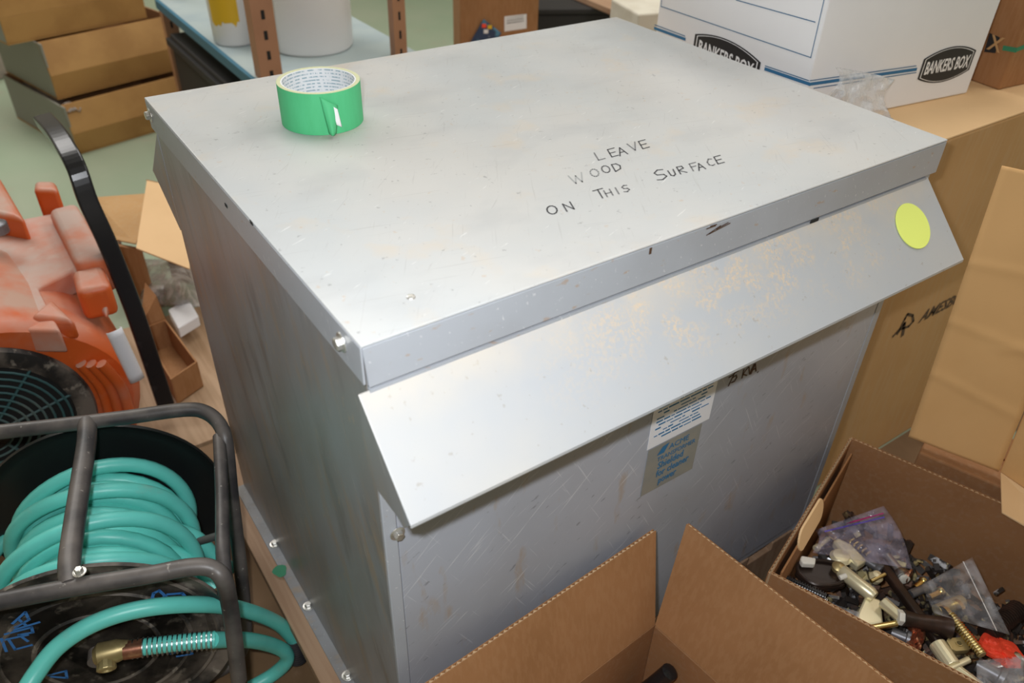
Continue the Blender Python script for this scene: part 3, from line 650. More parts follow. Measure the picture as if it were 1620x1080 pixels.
knurl('threaded_rod', hp(1252, 932, .016), hp(1308, 952, .016), .0065, 'steel', 'steel threaded rod beside the black knurled rod', 'rod', 16)
# 7 brass hinge plates with holes
def plate_hole(px, py, ang, sz, m, label):
    c_ = hp(px, py, .026); e = thing_at('lock_plate', c_, label, 'plate'); ca, sa = math.cos(ang), math.sin(ang)
    ux, uy = V((ca, sa, 0)), V((-sa, ca, 0)); N = 16; hr = sz * .24; mb = MB(); k0 = 0
    outer = []; inner = []
    for i in range(N):
        a = 2 * math.pi * (i + .5) / N; c1, s1 = math.cos(a), math.sin(a); k = 1 / max(abs(c1), abs(s1))
        outer.append(c_ + ux * c1 * k * sz + uy * s1 * k * sz * .72); inner.append(c_ + ux * (c1 * hr) + uy * (s1 * hr))
    vs = outer + inner + [p - up * .009 for p in outer] + [p - up * .009 for p in inner]
    fs = []
    for i in range(N):
        j = (i + 1) % N; fs += [(i, j, j + N, i + N), (i + 2 * N, i + 3 * N, j + 3 * N, j + 2 * N), (i, i + 2 * N, j + 2 * N, j), (i + N, j + N, j + 3 * N, i + 3 * N)]
    obj('plate', mb.add(vs, fs), m, e, bevel=.0008)
    obj('rim', MB().lathe(c_, up, [(hr, 0), (hr * 1.35, 0), (hr * 1.3, .002), (hr, .002)], 20, closed=True), m, e); return e
plate_hole(1490, 990, -.5, .014, 'brass_old', 'aged brass plate with a round hole nearest the dark spindle')
plate_hole(1517, 1018, -.5, .014, 'brass_old', 'aged brass plate with a round hole below the spring bolt')
knurl('spring_bolt', hp(1503, 972, .034), hp(1554, 1036, .034), .0075, 'brass', 'brass bolt wrapped with a coiled spring', 'bolt', 17, 'brass_old')
e = thing_at('brass_fitting', hp(1500, 970), 'aged brass pipe fitting with ribbed collar', 'fitting')
obj('collar', rod(MB(), hp(1482, 966, .020), hp(1522, 950, .022), .009, 14), 'brass_old', e, smooth=True); obj('ring', rod(MB(), hp(1492, 972, .024), hp(1497, 970, .024), .012, 16), 'brass', e); obj('ring', rod(MB(), hp(1512, 962, .024), hp(1517, 960, .024), .012, 16), 'brass', e)
e = thing_at('brass_shaft', hp(1500, 1040), 'satin brass shaft with flat flange near the orange tag', 'shaft')
obj('barrel', MB().tube([hp(1482, 1018, .022), hp(1507, 1054, .022)], .0115, 16), 'brass_satin', e, bevel=.001); obj('flange', rod(MB(), hp(1501, 1058, .024), hp(1532, 1043, .024), .0045, 10), 'brass_satin', e, smooth=True)
obj('spindle', rod(MB(), hp(1511, 1058, .018), hp(1556, 1092, .016), .0085, 8), 'brass_satin', e, bevel=.001)
# copper foil
cc = hp(1447, 1008, .018)
def foil(u, v): return hp(1434 + 26 * u + 4 * math.sin(v * 5), 988 + 46 * v, .020 + .014 * noise.noise(V((u * 5, v * 7, 9))))
tag(obj('copper_foil', MB().grid(foil, 8, 12), 'copper', solid=.0006), 'crumpled copper foil strip beside the dark bar', 'foil', GH)
# orange tag (two crumpled lobes)
def lobes(u, v):
    a = u * 2 * math.pi; r = v * (1 + .18 * math.sin(2 * a + .8) + .08 * math.sin(5 * a))
    return hp(1585 + 33 * r * math.cos(a), 1030 + 25 * r * math.sin(a) + 10 * math.cos(a) * r, .032 + .006 * noise.noise(V((math.cos(a) * r * 3, math.sin(a) * r * 3, 2))) - .010 * v * v)
tag(obj('orange_tag', MB().grid(lobes, 26, 6), 'red_orange', solid=.0015, weld=True), 'crumpled bright orange red tag on the hardware', 'tag', GH)
knurl('ribbed_grip', hp(1560, 1004, .020), hp(1612, 962, .022), .014, 'bronze', 'brown ribbed cylindrical grip by the far box wall', 'grip', 18)
for (a, b, r, m, lb) in (((1402, 880), (1428, 912), .010, 'steel', 'bright steel tube beside the dark bar'), ((1420, 900), (1432, 918), .007, 'white_plastic', 'short white plastic sleeve by the steel tube'),
                         ((1425, 905), (1440, 912), .010, 'copper', 'short dark red plug near the clear bag'), ((1448, 930), (1462, 918), .006, 'brass', 'short brass peg below the clear bag'),
                         ((1440, 940), (1475, 925), .008, 'grey_metal', 'grey metal pin behind the dark spindle'), ((1300, 960), (1345, 985), .013, 'grey_metal', 'thick grey metal bar beside the near wall'),
                         ((1545, 1050), (1590, 1075), .013, 'grey_metal', 'grey metal cylinder below the orange tag'), ((1410, 1000), (1440, 1012), .010, 'grey_metal', 'stubby grey metal cylinder under the spindle'),
                         ((1360, 880), (1395, 902), .008, 'grey_metal', 'dark grey pin under the brass latch'), ((1345, 872), (1362, 862), .009, 'bronze', 'short bronze stub under the purple bag'), ((1385, 868), (1400, 878), .010, 'bronze', 'short bronze plug beside the purple bag'),
                         ((1310, 852), (1290, 868), .005, 'brass_satin', 'small brass pin left of the latch'), ((1565, 1060), (1612, 1045), .012, 'steel', 'polished steel tube under the orange tag'), ((1470, 945), (1490, 935), .007, 'brass', 'bright brass peg behind the pipe fitting')):
    e = thing_at('metal_pin', hp(*a), lb, 'pin'); p0, p1 = hp(*a, .014), hp(*b, .016); d = p1 - p0
    obj('shank', MB().tube([p0, p0 + d * .75], r * .8, 12), m, e, smooth=True); obj('head', MB().tube([p0 + d * .75, p0 + d * .8, p1 - d * .03, p1], [r, r * 1.15, r * 1.15, r * .9], 12), m, e, smooth=True)
# bags
def bag1(u, v):
    x = 1290 + 108 * u + 50 * v * u + 6 * math.sin(v * 4); y = 838 - 38 * u + v * (36 + 64 * u)
    return hp(x, y, .040 + .012 * noise.noise(V((u * 4, v * 4, 0))) + .018 * (1 - v) * u - .012 * (1 - u))
bg = thing('zip_bag', hp(1360, 840), 'clear zip bag with purple seal over the brass latch', 'bag', GH)
obj('film', MB().grid(bag1, 20, 16), 'bag_purple', bg, smooth=True, solid=.0002)
mb = MB(); ribbon(mb, [bag1(.42 + .05 * k, .10) + up * .0012 for k in range(11)], .003, up); obj('zip_seal', mb, mat('seal_red', (.45, .03, .18), .4), bg)
mb = MB(); ribbon(mb, [bag1(.10 + .08 * k, .16) + up * .0012 for k in range(11)], .003, up); obj('zip_seal', mb, mat('seal_blue', (.14, .10, .50), .4), bg)
def bag2(u, v):
    x = 1458 + 80 * u + v * (20 + 40 * u) ; y = 925 - 44 * u + v * (45 + 78 * u)
    return hp(x, y, .042 + .014 * noise.noise(V((u * 4, v * 4, 7))) + .012 * u)
bg = thing('clear_bag', hp(1530, 930), 'clear plastic bag with a pale seam over the brass fitting', 'bag', GH)
obj('film', MB().grid(bag2, 18, 16), 'bag_clear', bg, smooth=True, solid=.0002)
mb = MB(); ribbon(mb, [bag2(.82, k / 10) + up * .001 for k in range(11)], .0015, up); obj('seam', mb, 'white_print', bg)
def bag3(u, v): return hp(1300 + 60 * u, 950 + 45 * v + 18 * u, .036 + .008 * noise.noise(V((u * 5, v * 5, 4))))
tag(obj('clear_bag', MB().grid(bag3, 10, 10), 'bag_clear', smooth=True, solid=.0002), 'small clear plastic bag over the grey metal bar', 'bag', GH)
def bag4(u, v): return hp(1545 + 75 * u, 1045 + 50 * v - 8 * u, .036 + .009 * noise.noise(V((u * 5, v * 5, 6))))
tag(obj('clear_bag', MB().grid(bag4, 10, 10), 'bag_clear', smooth=True, solid=.0002), 'clear plastic bag below the orange tag', 'bag', GH)

# ================================================================ BOX 1 (empty, in front)
c1 = V((.368, -.05, .244)); bu = V((-.997, -.066, 0)).normalized(); bv = V((.10, -.995, 0)).normalized()      # bu: back wall to the left, bv: right wall to the front
L1u, L1v = .44, .34; base = V((c1.x, c1.y, 0))
b1 = thing('open_box', base + bu * .2 + bv * .15, 'empty brown corrugated box with flaps raised against grey cabinet', 'box')
def w1(o, u, t_, h=.238): return obj('box_wall', MB().obox(o, u, up * h, t_), 'kraft_inner', b1, bevel=.0008)
nb, nr = V((-bu.y, bu.x, 0)), V((bv.y, -bv.x, 0))
if nb.dot(bv) < 0: nb = -nb       # inward normal of the back wall
if nr.dot(bu) < 0: nr = -nr
obj('box_bottom', MB().obox(base + up * .001, bu * L1u, bv * L1v, up * .004), 'kraft_inner', b1)
w1(base + up * .0055, bu * L1u, nb * .005); w1(base + up * .0055 + bv * .0055, bv * (L1v - .011), nr * .005); w1(base + up * .0055 + bv * (L1v - .005), bu * L1u, -nb * -.005); w1(base + up * .0055 + bu * (L1u - .005) + bv * .0055, bv * (L1v - .011), nr * .005)
# back flap leaning to the cabinet, with open flutes along its upper edge
o0 = c1 + up * .001; tip = V((.388, -.008, .39)); e_ = tip - o0 - V((.006, 0, 0)); e_ = (e_ + bu * 0)
ft = bu.cross(e_).normalized()
if ft.y > 0: ft = -ft
corr('box_flap', o0 + bu * .0035, bu * (L1u - .01), e_, ft * .0055, 'kraft', b1, 58)
# right flap
rt = V((.424, -.026, .392)); e_ = rt - (c1 + bv * .004 + up * .001); ft = bv.cross(e_).normalized()
if ft.z > 0: ft = -ft
corr('box_flap', c1 + bv * .006 + up * .001, bv * (L1v - .01), e_, -ft * .0055, 'kraft', b1, 44)
# dark handle inside the box
g0 = pln(1062, 1060, base + nr * .020, nr); pth = [g0, g0 + (Z(1000, 1112, .12) - g0) * .35, Z(1000, 1112, .12), Z(940, 1180, .04)]
tag(obj('tool_grip', MB().tube(cr(pth, 6), [.007] + [.012] * 17 + [.010], 14), 'black_plastic', smooth=True), 'black rubber tool grip lying inside the empty open box', 'tool')

# ================================================================ HOSE REEL
RS = .006
ax = V((.27, .963, 0)).normalized(); side = V((ax.y, -ax.x, 0))
rc = V((-.208, .585, .235)); fc = rc - ax * .262
reel = thing('hose_reel', V((-.25, .45, RS)), 'black tube framed hose reel wound with teal hose', 'hose reel')
RD = .174
def disc(c, s, m, name):
    pr = [(.035, -.003), (.10, -.004), (RD * .90, -.004), (RD - .006, -.001), (RD, .004), (RD - .001, .009), (RD - .008, .004), (RD * .88, .0005), (.10, .0), (.035, .002)]
    return obj(name, MB().lathe(c, ax * s, pr, 72, closed=True), m, reel, smooth=True)
disc(rc, -1, 'black_disc', 'rear_disc'); fdsc = disc(fc, -1, 'black_dusty', 'front_disc')
for k in range(3):
    r_ = (.075, .115, .150)[k]; obj('disc_ridge', MB().lathe(fc - ax * .004, -ax, [(r_ - .003, 0), (r_, .0025), (r_ + .003, 0)], 56), 'black_dusty', fdsc, smooth=True)
obj('drum', MB().lathe(fc, ax, [(.076, .004), (.076, .258)], 40), 'black_disc', reel, smooth=True)
obj('axle', MB().lathe(fc - ax * .02, ax, [(.013, 0), (.013, .305)], 16), 'black_tube', reel, smooth=True)
# coils
def ang(r, a, h): return fc + ax * h + (side * math.cos(a) + up * math.sin(a)) * r
hr = .0110
def coil(layer_r, n0, n1, jit, rev=False):
    pts = []; turns = int((n1 - n0) / (2 * hr * 1.03))
    for i in range(turns * 28 + 1):
        a = i / 28 * 2 * math.pi; h = n0 + (n1 - n0) * (i / (turns * 28))
        k = i // 28; j = jit * noise.noise(V((k * 1.7, math.cos(a), math.sin(a))))
        pts.append(ang(layer_r + j + .004 * math.sin(a + k), a, h + .006 * math.sin(a * 1.0 + k * 2.1)))
    return pts
obj('hose_layer', MB().tube(coil(.088, .016, .246, .001), hr, 8), 'hose', reel, smooth=True)
obj('hose_layer', MB().tube(coil(.102, .024, .240, .006), hr, 10), 'hose', reel, smooth=True)
for (h0_, h1_, r0_, ph) in ((.235, .205, .113, 0), (.165, .185, .118, 1.2), (.12, .09, .121, .4), (.06, .045, .120, 2)):
    pts = []
    for i in range(41):
        t_ = i / 40; a = math.pi * (-.30 + 1.6 * t_); pts.append(ang(r0_ + .010 * math.sin(math.pi * t_) * math.sin(ph + 1), a, h0_ + (h1_ - h0_) * t_ + .008 * math.sin(a * 2 + ph)))
    obj('hose_loop', MB().tube(pts, hr, 10), 'hose', reel, smooth=True)
# tube frame
def tubepx(pts, r, name='frame_tube', n=12): return obj(name, MB().tube(cr([Z(x, y, z) for x, y, z in pts], 8), r, n), 'black_tube', reel, smooth=True)
tr = .0105
tubepx([(-60, 690, .44), (0, 683, .44), (100, 672, .44), (200, 660, .44), (290, 648, .44), (325, 652, .435), (348, 672, .425), (358, 705, .405), (366, 780, .33), (376, 860, .23), (385, 940, .13), (388, 1000, .065), (378, 1035, .03), (345, 1062, RS + .012), (280, 1082, RS + .012), (150, 1120, RS + .012)], tr)
tubepx([(-60, 962, .44), (0, 951, .44), (120, 928, .44), (230, 910, .44), (300, 897, .44), (335, 899, .435), (354, 918, .42), (364, 960, .36), (372, 1020, .29), (378, 1075, .22)], tr)
tubepx([(138, 669, .44), (137, 700, .442), (128, 760, .443), (116, 840, .443), (110, 890, .442), (112, 927, .44)], .0125, 'carry_handle')
tubepx([(347, 690, .415), (351, 780, .40), (353, 880, .40), (362, 950, .372)], .009, 'side_strut')
tubepx([(312, 857, .24), (352, 845, .26)], .006, 'cross_pin')
tubepx([(-60, 1000, .03), (60, 1040, RS + .012), (150, 1120, RS + .012)], tr)
bolt(Z(126, 905, .455), (0, 0, 1), .005, 'bolt', reel)
# printed letters on the front disc
def dpt(px, py): return pln(px, py, fc - ax * .0062, ax)
def dstroke(segs, wd=.004):
    mb = MB()
    for s_ in segs: ribbon(mb, [dpt(*p) for p in s_], wd, -ax)
    return mb
obj('lettering', dstroke([[(243, 938), (240, 950), (246, 955)], [(243, 938), (252, 934), (262, 943), (252, 948), (262, 952)], [(265, 940), (288, 938), (298, 948), (280, 952), (262, 946)]]), 'blue_paint', fdsc)
obj('lettering', dstroke([[(20, 986), (40, 968), (46, 980), (24, 992)], [(30, 980), (40, 988)], [(22, 996), (62, 984)], [(8, 1003), (50, 992), (52, 1000), (30, 1004), (44, 1014)], [(6, 1012), (44, 1004)]], .0035), 'blue_paint', fdsc)
for g_ in ([[(2, 1010), (10, 1030)]], [[(14, 1012), (24, 1027), (50, 1020)]], [[(76, 1068), (104, 1061), (106, 1072), (80, 1070)]], [[(270, 1034), (300, 1026), (304, 1034), (280, 1038)]]): obj('lettering', dstroke(g_, .0035), 'blue_paint', fdsc)
# loose hose
lh = [(30, 1110, .30), (55, 1068, .31), (90, 1024, .325), (140, 990, .335), (200, 968, .335), (270, 957, .32), (340, 957, .27), (395, 967, .20), (440, 986, .12), (466, 1012, .06)]
def hosepx(pts, m='hose', name='loose_hose', r=hr): return obj(name, MB().tube(cr([Z(x, y, z) for x, y, z in pts], 10), r, 12), m, reel, smooth=True)
hosepx(lh)
sp0, sp1 = Z(466, 1010, .062), Z(472, 1046, .022)
mb = MB()
for k in range(11): c_ = sp0 + (sp1 - sp0) * (k / 11); mb.lathe(c_, sp1 - sp0, [(.0105, 0), (.0135, .0015), (.0135, .003), (.0105, .0046)], 16)
obj('strain_relief', mb, 'black_plastic', reel, smooth=True)
hosepx([(335, 1012, .25), (390, 1012, .18), (430, 1020, .11), (452, 1032, .07), (452, 1048, .045), (430, 1068, RS + .016), (395, 1088, RS + .012)])
hs, he = Z(208, 1026, .265), Z(340, 1011, .25)
hosepx([(205, 1026, .266), (270, 1018, .26), (340, 1011, .25)])
mb = MB(); N = 17
for k in range(N): 
    c_ = hs + (he - hs) * (k / N); mb.lathe(c_, he - hs, [(hr, 0), (hr + .0022, .001), (hr + .0022, .0025), (hr, .0035)], 14)
obj('spring_guard', mb, 'steel', reel, smooth=True)
obj('ferrule', MB().tube([Z(196, 1029, .267), Z(226, 1024, .265)], .0118, 16), 'copper', reel, smooth=True)
bc = Z(173, 1032, .268)
obj('coupling', MB().tube([bc - side * .018, bc - side * .012, bc + side * .010, bc + side * .024], [.010, .0155, .0145, .010], 16), 'brass_old', reel, smooth=True)
obj('coupling_nut', MB().lathe(bc - side * .004 - up * .004 - ax * .012, -ax - up * .4, [(.011, -.004), (.012, .008), (.007, .010), (.005, .006)], 14), 'brass_old', reel, bevel=.001)
hosepx([(-30, 900, .20), (0, 862, .21), (20, 840, .215), (38, 822, .22)], name='hose_end')
hosepx([(340, 930, .20), (320, 905, .22), (290, 880, .25), (240, 862, .28)], name='loose_hose')
hosepx([(365, 900, .16), (340, 880, .2), (310, 850, .24), (280, 838, .26)], name='loose_hose')
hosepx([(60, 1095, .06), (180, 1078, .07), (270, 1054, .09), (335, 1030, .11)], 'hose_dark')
obj('floor_bar', MB().tube([Z(300, 1072, .022), Z(378, 1036, .022)], .007, 10), 'steel', reel, smooth=True)

# ================================================================ AIR MOVER (orange blower)
FY = .90
am = thing('air_mover', (-.33, 1.12, .012), 'dusty orange plastic air mover with black intake grille', 'blower')
gc = V((-.345, FY, .215))
prof = []   # scroll outline in xz
for i in range(41):
    a = math.radians(-62 + 250 * i / 40); r = .262 + .022 * (i / 40 - .3); prof.append((gc.x + r * math.cos(a) * 1.0, gc.z + r * math.sin(a) * .80))
prof = [(x, max(z, .0125)) for x, z in prof]
prof = [(gc.x + .235, .0125)] + prof + [(-.64, .0125)]
def body_pt(i, y, k=1.0): x, z = prof[i]; return V((gc.x + (x - gc.x) * k, y, max(.0125, gc.z + (z - gc.z) * k)))
ys_ = [(FY + .0, .93), (FY + .012, .985), (FY + .03, 1.0), (FY + .16, 1.0), (FY + .30, .97), (FY + .37, .9)]
mb = MB(); N = len(prof)
for y, k in ys_: mb.v += [body_pt(i, y, k) for i in range(N)]
for j in range(len(ys_) - 1):
    for i in range(N): l = (i + 1) % N; mb.f.append((j * N + i, j * N + l, (j + 1) * N + l, (j + 1) * N + i))
mb.f.append(tuple((len(ys_) - 1) * N + i for i in range(N)))
# front face: annulus to the intake
R1 = .172; k0 = len(mb.v)
for i in range(N):
    x, z = prof[i]; d = V((x - gc.x, 0, z - gc.z)); d.normalize(); mb.v.append(V((gc.x, FY + .002, gc.z)) + d * R1)
for i in range(N): l = (i + 1) % N; mb.f.append((i, l, k0 + l, k0 + i))
obj('housing', mb, 'orange_plastic', am, smooth=True)
obj('intake_ring', MB().lathe(V((gc.x, FY + .001, gc.z)), (0, -1, 0), [(.138, -.01), (.140, .008), (.150, .012), (.172, .010), (.176, .002), (.174, -.006)], 64, closed=True), 'black_dusty', am, smooth=True)
obj('intake_shadow', MB().lathe(V((gc.x, FY + .05, gc.z)), (0, -1, 0), [(.0, 0), (.17, .0), (.165, .03)], 48), 'gap', am)
gr = obj('intake_grille', MB().lathe(V((gc.x, FY - .012, gc.z)), (0, -1, 0), [(.0, .0), (.03, .0), (.03, .004), (.0, .005)], 24), 'black_plastic', am)
for k in range(8):
    r_ = .036 + k * .0138; cc_ = V((gc.x, FY - .010, gc.z)); obj('grille_wire', MB().tube([cc_ + V((math.cos(a), 0, math.sin(a))) * r_ for a in [i * 2 * math.pi / 44 for i in range(44)]], .0023, 6, closed=True), 'grille', gr, smooth=True)
for k in range(10):
    a = k * 2 * math.pi / 10 + .2; d = V((math.cos(a), 0, math.sin(a))); obj('grille_spoke', MB().tube([V((gc.x, FY - .006, gc.z)) + d * .02, V((gc.x, FY - .006, gc.z)) + d * .146], .0026, 6), 'grille', gr)
# dusty deck with stepped lugs on the upper right of the housing
def lug(pts_top, z0, m='orange_dusty', name='housing_lug', bev=.014):
    n_ = len(pts_top); b_ = [V((p.x, p.y, z0)) for p in pts_top]
    return obj(name, MB().sheet([p for p in b_], V((0, 0, 0))) if False else MB().add(b_ + pts_top, [tuple(range(n_))[::-1], tuple(range(n_, 2 * n_))] + [(i, (i + 1) % n_, (i + 1) % n_ + n_, i + n_) for i in range(n_)]), m, am, bevel=bev, seg=3, smooth=True)
zd = .395
lug([Z(-70, 350, zd), Z(-50, 520, zd), Z(95, 522, zd), Z(60, 455, zd), Z(115, 428, zd), Z(168, 500, zd - .04), Z(172, 440, zd), Z(120, 330, zd), Z(40, 345, zd)], .345, 'orange_dusty', 'housing_deck')
lug([Z(118, 415, zd + .03), Z(172, 405, zd + .03), Z(120, 318, zd + .03), Z(75, 330, zd + .03)], .345, 'orange_dusty')
lug([Z(52, 300, zd + .05), Z(92, 300, zd + .05), Z(86, 285, zd + .05), Z(54, 285, zd + .05)], .3, 'orange_plastic', bev=.01)
lug([Z(-40, 330, zd + .05), Z(38, 345, zd + .05), Z(0, 280, zd + .05), Z(-40, 270, zd + .05)], .3, 'orange_plastic', bev=.012)
lug([Z(120, 462, zd + .012), Z(176, 450, zd + .012), Z(160, 415, zd + .012), Z(112, 428, zd + .012)], .34, 'orange_plastic', bev=.012)
lug([Z(45, 500, zd + .012), Z(118, 506, zd + .0), Z(80, 470, zd + .012)], .35, 'orange_plastic', bev=.010)
for k in range(3):
    pts = [Z(150 + 16 * k + a[0], a[1], a[2]) for a in ((-22, 575, .30), (8, 610, .24), (22, 650, .18), (28, 690, .13))]
    obj('housing_rib', MB().tube(cr(pts, 6), .010, 10), 'orange_plastic', am, smooth=True)
obj('knob', MB().lathe(Z(-2, 368, zd + .045), (0, 0, 1), [(.02, 0), (.02, .02), (.008, .026), (0, .026)], 20), 'grey_metal', am, bevel=.002)
# handle
def hp3(x, y, yy): return P(x, y, 1, yy)
hpts = [hp3(262, 640, 1.00), hp3(215, 500, 1.02), hp3(172, 390, 1.04), hp3(140, 320, 1.06), hp3(122, 268, 1.08), hp3(108, 240, 1.12), hp3(90, 212, 1.20), hp3(70, 190, 1.30)]
hps = cr(hpts, 6); mb = MB(); sd = V((.9, .0, .1)).normalized()
for i, p in enumerate(hps): 
    tdir = (hps[min(i + 1, len(hps) - 1)] - hps[max(i - 1, 0)]).normalized(); nn = sd.cross(tdir).normalized(); hw_ = .017; ht = .013
    mb.v += [p - sd * hw_ - nn * ht, p + sd * hw_ - nn * ht, p + sd * hw_ + nn * ht, p - sd * hw_ + nn * ht]
for i in range(len(hps) - 1):
    for k in range(4): a = i * 4; mb.f.append((a + k, a + (k + 1) % 4, a + 4 + (k + 1) % 4, a + 4 + k))
mb.f += [(0, 1, 2, 3), tuple(len(hps) * 4 - 4 + k for k in range(4))]
hdl = obj('handle', mb, 'black_plastic', am, bevel=.004, seg=3)
tdir = (hps[len(hps) * 6 // 7] - hps[len(hps) * 5 // 7]).normalized()
# peeled white label on the housing side
lc = [hp3(168, 527, .875), hp3(192, 517, .875), hp3(228, 588, .875), hp3(206, 606, .875)]
def roll(u, v):
    a = math.pi * 1.25 * u; p = lc[0] + (lc[3] - lc[0]) * v; q_ = (lc[1] - lc[0]); return p + q_ * (.5 - .5 * math.cos(a)) * 1.0 + V((-.2, -1, .4)).normalized() * math.sin(a) * .012
obj('peeling_label', MB().grid(roll, 10, 8), 'paper', am, smooth=True, solid=.0008)

# ================================================================ SCRAPS behind, left of the cabinet
zf = .0125
sc = thing('scrap_carton', (.02, 1.30, 0), 'torn tan carton with open flap on plywood sheet', 'carton')
def qsheet(pts, tv, m, parent, name, bev=.001): return obj(name, MB().sheet(pts, tv), m, parent, bevel=bev)
qsheet([Z(215, 392, .25), Z(300, 425, .22), Z(302, 300, .30), Z(232, 285, .32)], V((0, 0, -.004)), 'kraft_pale', sc, 'carton_flap')
qsheet([Z(145, 312, .22), Z(240, 305, .22), Z(215, 385, .22), Z(165, 375, .2)], V((0, 0, -.004)), 'kraft_light', sc, 'carton_flap')
A = Z(165, 385, .2); Bp = Z(218, 395, .2); mb = MB()
obj('carton_wall', MB().add([A, Bp, V((Bp.x, Bp.y, zf)), V((A.x, A.y, zf)), A + V((.01, .004, 0)), Bp + V((.01, .004, 0)), V((Bp.x + .01, Bp.y + .004, zf)), V((A.x + .01, A.y + .004, zf))], [(0, 1, 2, 3), (7, 6, 5, 4), (0, 4, 5, 1), (1, 5, 6, 2), (2, 6, 7, 3), (3, 7, 4, 0)]), 'kraft', sc)
A = Z(232, 285, .316); Bp = Z(300, 300, .30)
obj('carton_wall', MB().add([A, Bp, V((Bp.x, Bp.y, zf)), V((A.x, A.y, zf)), A + V((.0, .006, 0)), Bp + V((.0, .006, 0)), V((Bp.x, Bp.y + .006, zf)), V((A.x, A.y + .006, zf))], [(0, 1, 2, 3), (7, 6, 5, 4), (0, 4, 5, 1), (1, 5, 6, 2), (2, 6, 7, 3), (3, 7, 4, 0)]), 'kraft', sc)
# crumpled grey bag
def sack(u, v):
    x = 222 + 100 * u; y = 410 + 75 * v; return Z(x, y, .06 + .07 * math.sin(math.pi * u) * math.sin(math.pi * v) + .03 * noise.noise(V((u * 4, v * 4, 5))))
tag(obj('plastic_sack', MB().grid(sack, 16, 16), 'bag_grey', smooth=True, solid=.001), 'crumpled grey plastic sack in front of the torn carton', 'sack')
# small brown tray
tr_ = thing('small_carton', V((*Z(265, 560, zf)[:2], zf)), 'small empty brown carton tray on plywood by the cabinet', 'carton')
q0, q1, q2, q3 = Z(222, 520, .09), Z(262, 505, .09), Z(312, 572, .085), Z(270, 600, .085)
for a, b in ((q0, q1), (q1, q2), (q2, q3), (q3, q0)):
    n_ = (b - a).cross(up).normalized() * .0035; obj('carton_wall', MB().hexa([V((a.x, a.y, zf + .001)), V((b.x, b.y, zf + .001)), V((b.x, b.y, zf + .001)) + n_, V((a.x, a.y, zf + .001)) + n_, a, b, b + n_, a + n_]), 'kraft', tr_)
obj('carton_base', MB().sheet([V((p.x, p.y, zf + .0005)) for p in (q0, q1, q2, q3)], V((0, 0, .003))), 'kraft', tr_)
qsheet([q0, q1, Z(248, 470, .15), Z(230, 448, .16)], V((0, 0, .004)), 'kraft', tr_, 'carton_flap')
tag(obj('white_block', MB().obox(Z(286, 535, zf + .03), Z(318, 515, zf + .03) - Z(286, 535, zf + .03), Z(270, 505, zf + .03) - Z(286, 535, zf + .03), up * .03), 'white_board', bevel=.003), 'white foam block beside the small brown carton', 'block')
tag(obj('paper_scrap', MB().grid(lambda u, v: Z(168 + 24 * u, 365 + 26 * v, .16 + .02 * noise.noise(V((u * 3, v * 3, 8)))), 6, 6), 'paper', smooth=True, solid=.001), 'small white paper scrap by the blower handle', 'paper')

# ================================================================ BACKGROUND LEFT: stacked open bins
GB = 'brown cardboard bins stacked on the green floor'
def bin_(a, ux, uy, w_, d_, h_, label, slope=.06, m='kraft_gold'):
    """a front-left bottom corner; ux along front; uy to the back"""
    o = thing('storage_bin', a + ux * w_ / 2 + uy * d_ / 2, label, 'bin', GB); t_ = .006
    F = lambda s, t__, z: a + ux * s + uy * t__ + up * z
    obj('bin_base', MB().obox(F(0, 0, .001), ux * w_, uy * d_, up * .005), m, o)
    obj('bin_front', MB().hexa([F(0, 0, .0065), F(w_, 0, .0065), F(w_, t_, .0065), F(0, t_, .0065), F(0, -.004, h_ * .45), F(w_, -.004, h_ * .45), F(w_, t_, h_ * .45), F(0, t_, h_ * .45)]), m, o, bevel=.001)
    obj('bin_front', MB().hexa([F(0, -.004, h_ * .45), F(w_, -.004, h_ * .45), F(w_, t_, h_ * .45), F(0, t_, h_ * .45), F(0, slope * .6, h_), F(w_, slope * .6, h_), F(w_, slope * .6 + t_, h_), F(0, slope * .6 + t_, h_)]), m, o, bevel=.001)
    obj('bin_side', MB().obox(F(0, t_, .0065), ux * t_, uy * (d_ - t_), up * (h_ - .0065)), 'grey_board', o, bevel=.001)
    obj('bin_side', MB().obox(F(w_ - t_, t_, .0065), ux * t_, uy * (d_ - t_), up * (h_ - .0065)), 'kraft', o, bevel=.001)
    obj('bin_back', MB().obox(F(t_, d_ - t_, .0065), ux * (w_ - 2 * t_), uy * t_, up * (h_ - .0065)), 'kraft', o, bevel=.001)
    return F
sx = (Z(310, 190, 0) - Z(125, 245, 0)).normalized(); sy = V((-sx.y, sx.x, 0))
a0 = Z(125, 245, 0); F0 = bin_(a0, sx, sy, .52, .50, .17, 'open brown cardboard bin on green floor, lowest of the stack')
a1 = a0 + sx * .02 + sy * .09 + up * .171; F1 = bin_(a1, sx, sy, .50, .42, .19, 'open brown cardboard bin in the middle of the stack')
a2 = a1 + up * .191 - sx * .08 + sy * .06; F2 = bin_(a2, sx, sy, .50, .45, .20, 'open brown cardboard bin on top of the stack', .0)
def rags(F, w_, d_, z, seed): return MB().grid(lambda u, v: F(.02 + (w_ - .04) * u, .05 + (d_ - .09) * v, z + .05 * noise.noise(V((u * 5, v * 5, seed))) + .03 * math.sin(math.pi * u)), 18, 14)
tag(obj('packing_paper', rags(F2, .50, .45, .17, 1), 'white_board', smooth=True, solid=.002), 'crumpled white packing paper in the topmost bin', 'paper')
tag(obj('packing_paper', MB().grid(lambda u, v: F0(.012 + .05 * u, .02 + .42 * v, .15 + .03 * noise.noise(V((u * 3, v * 6, 2)))), 6, 16), 'rag', smooth=True, solid=.002), 'crumpled grey packing paper in the lowest bin', 'paper')
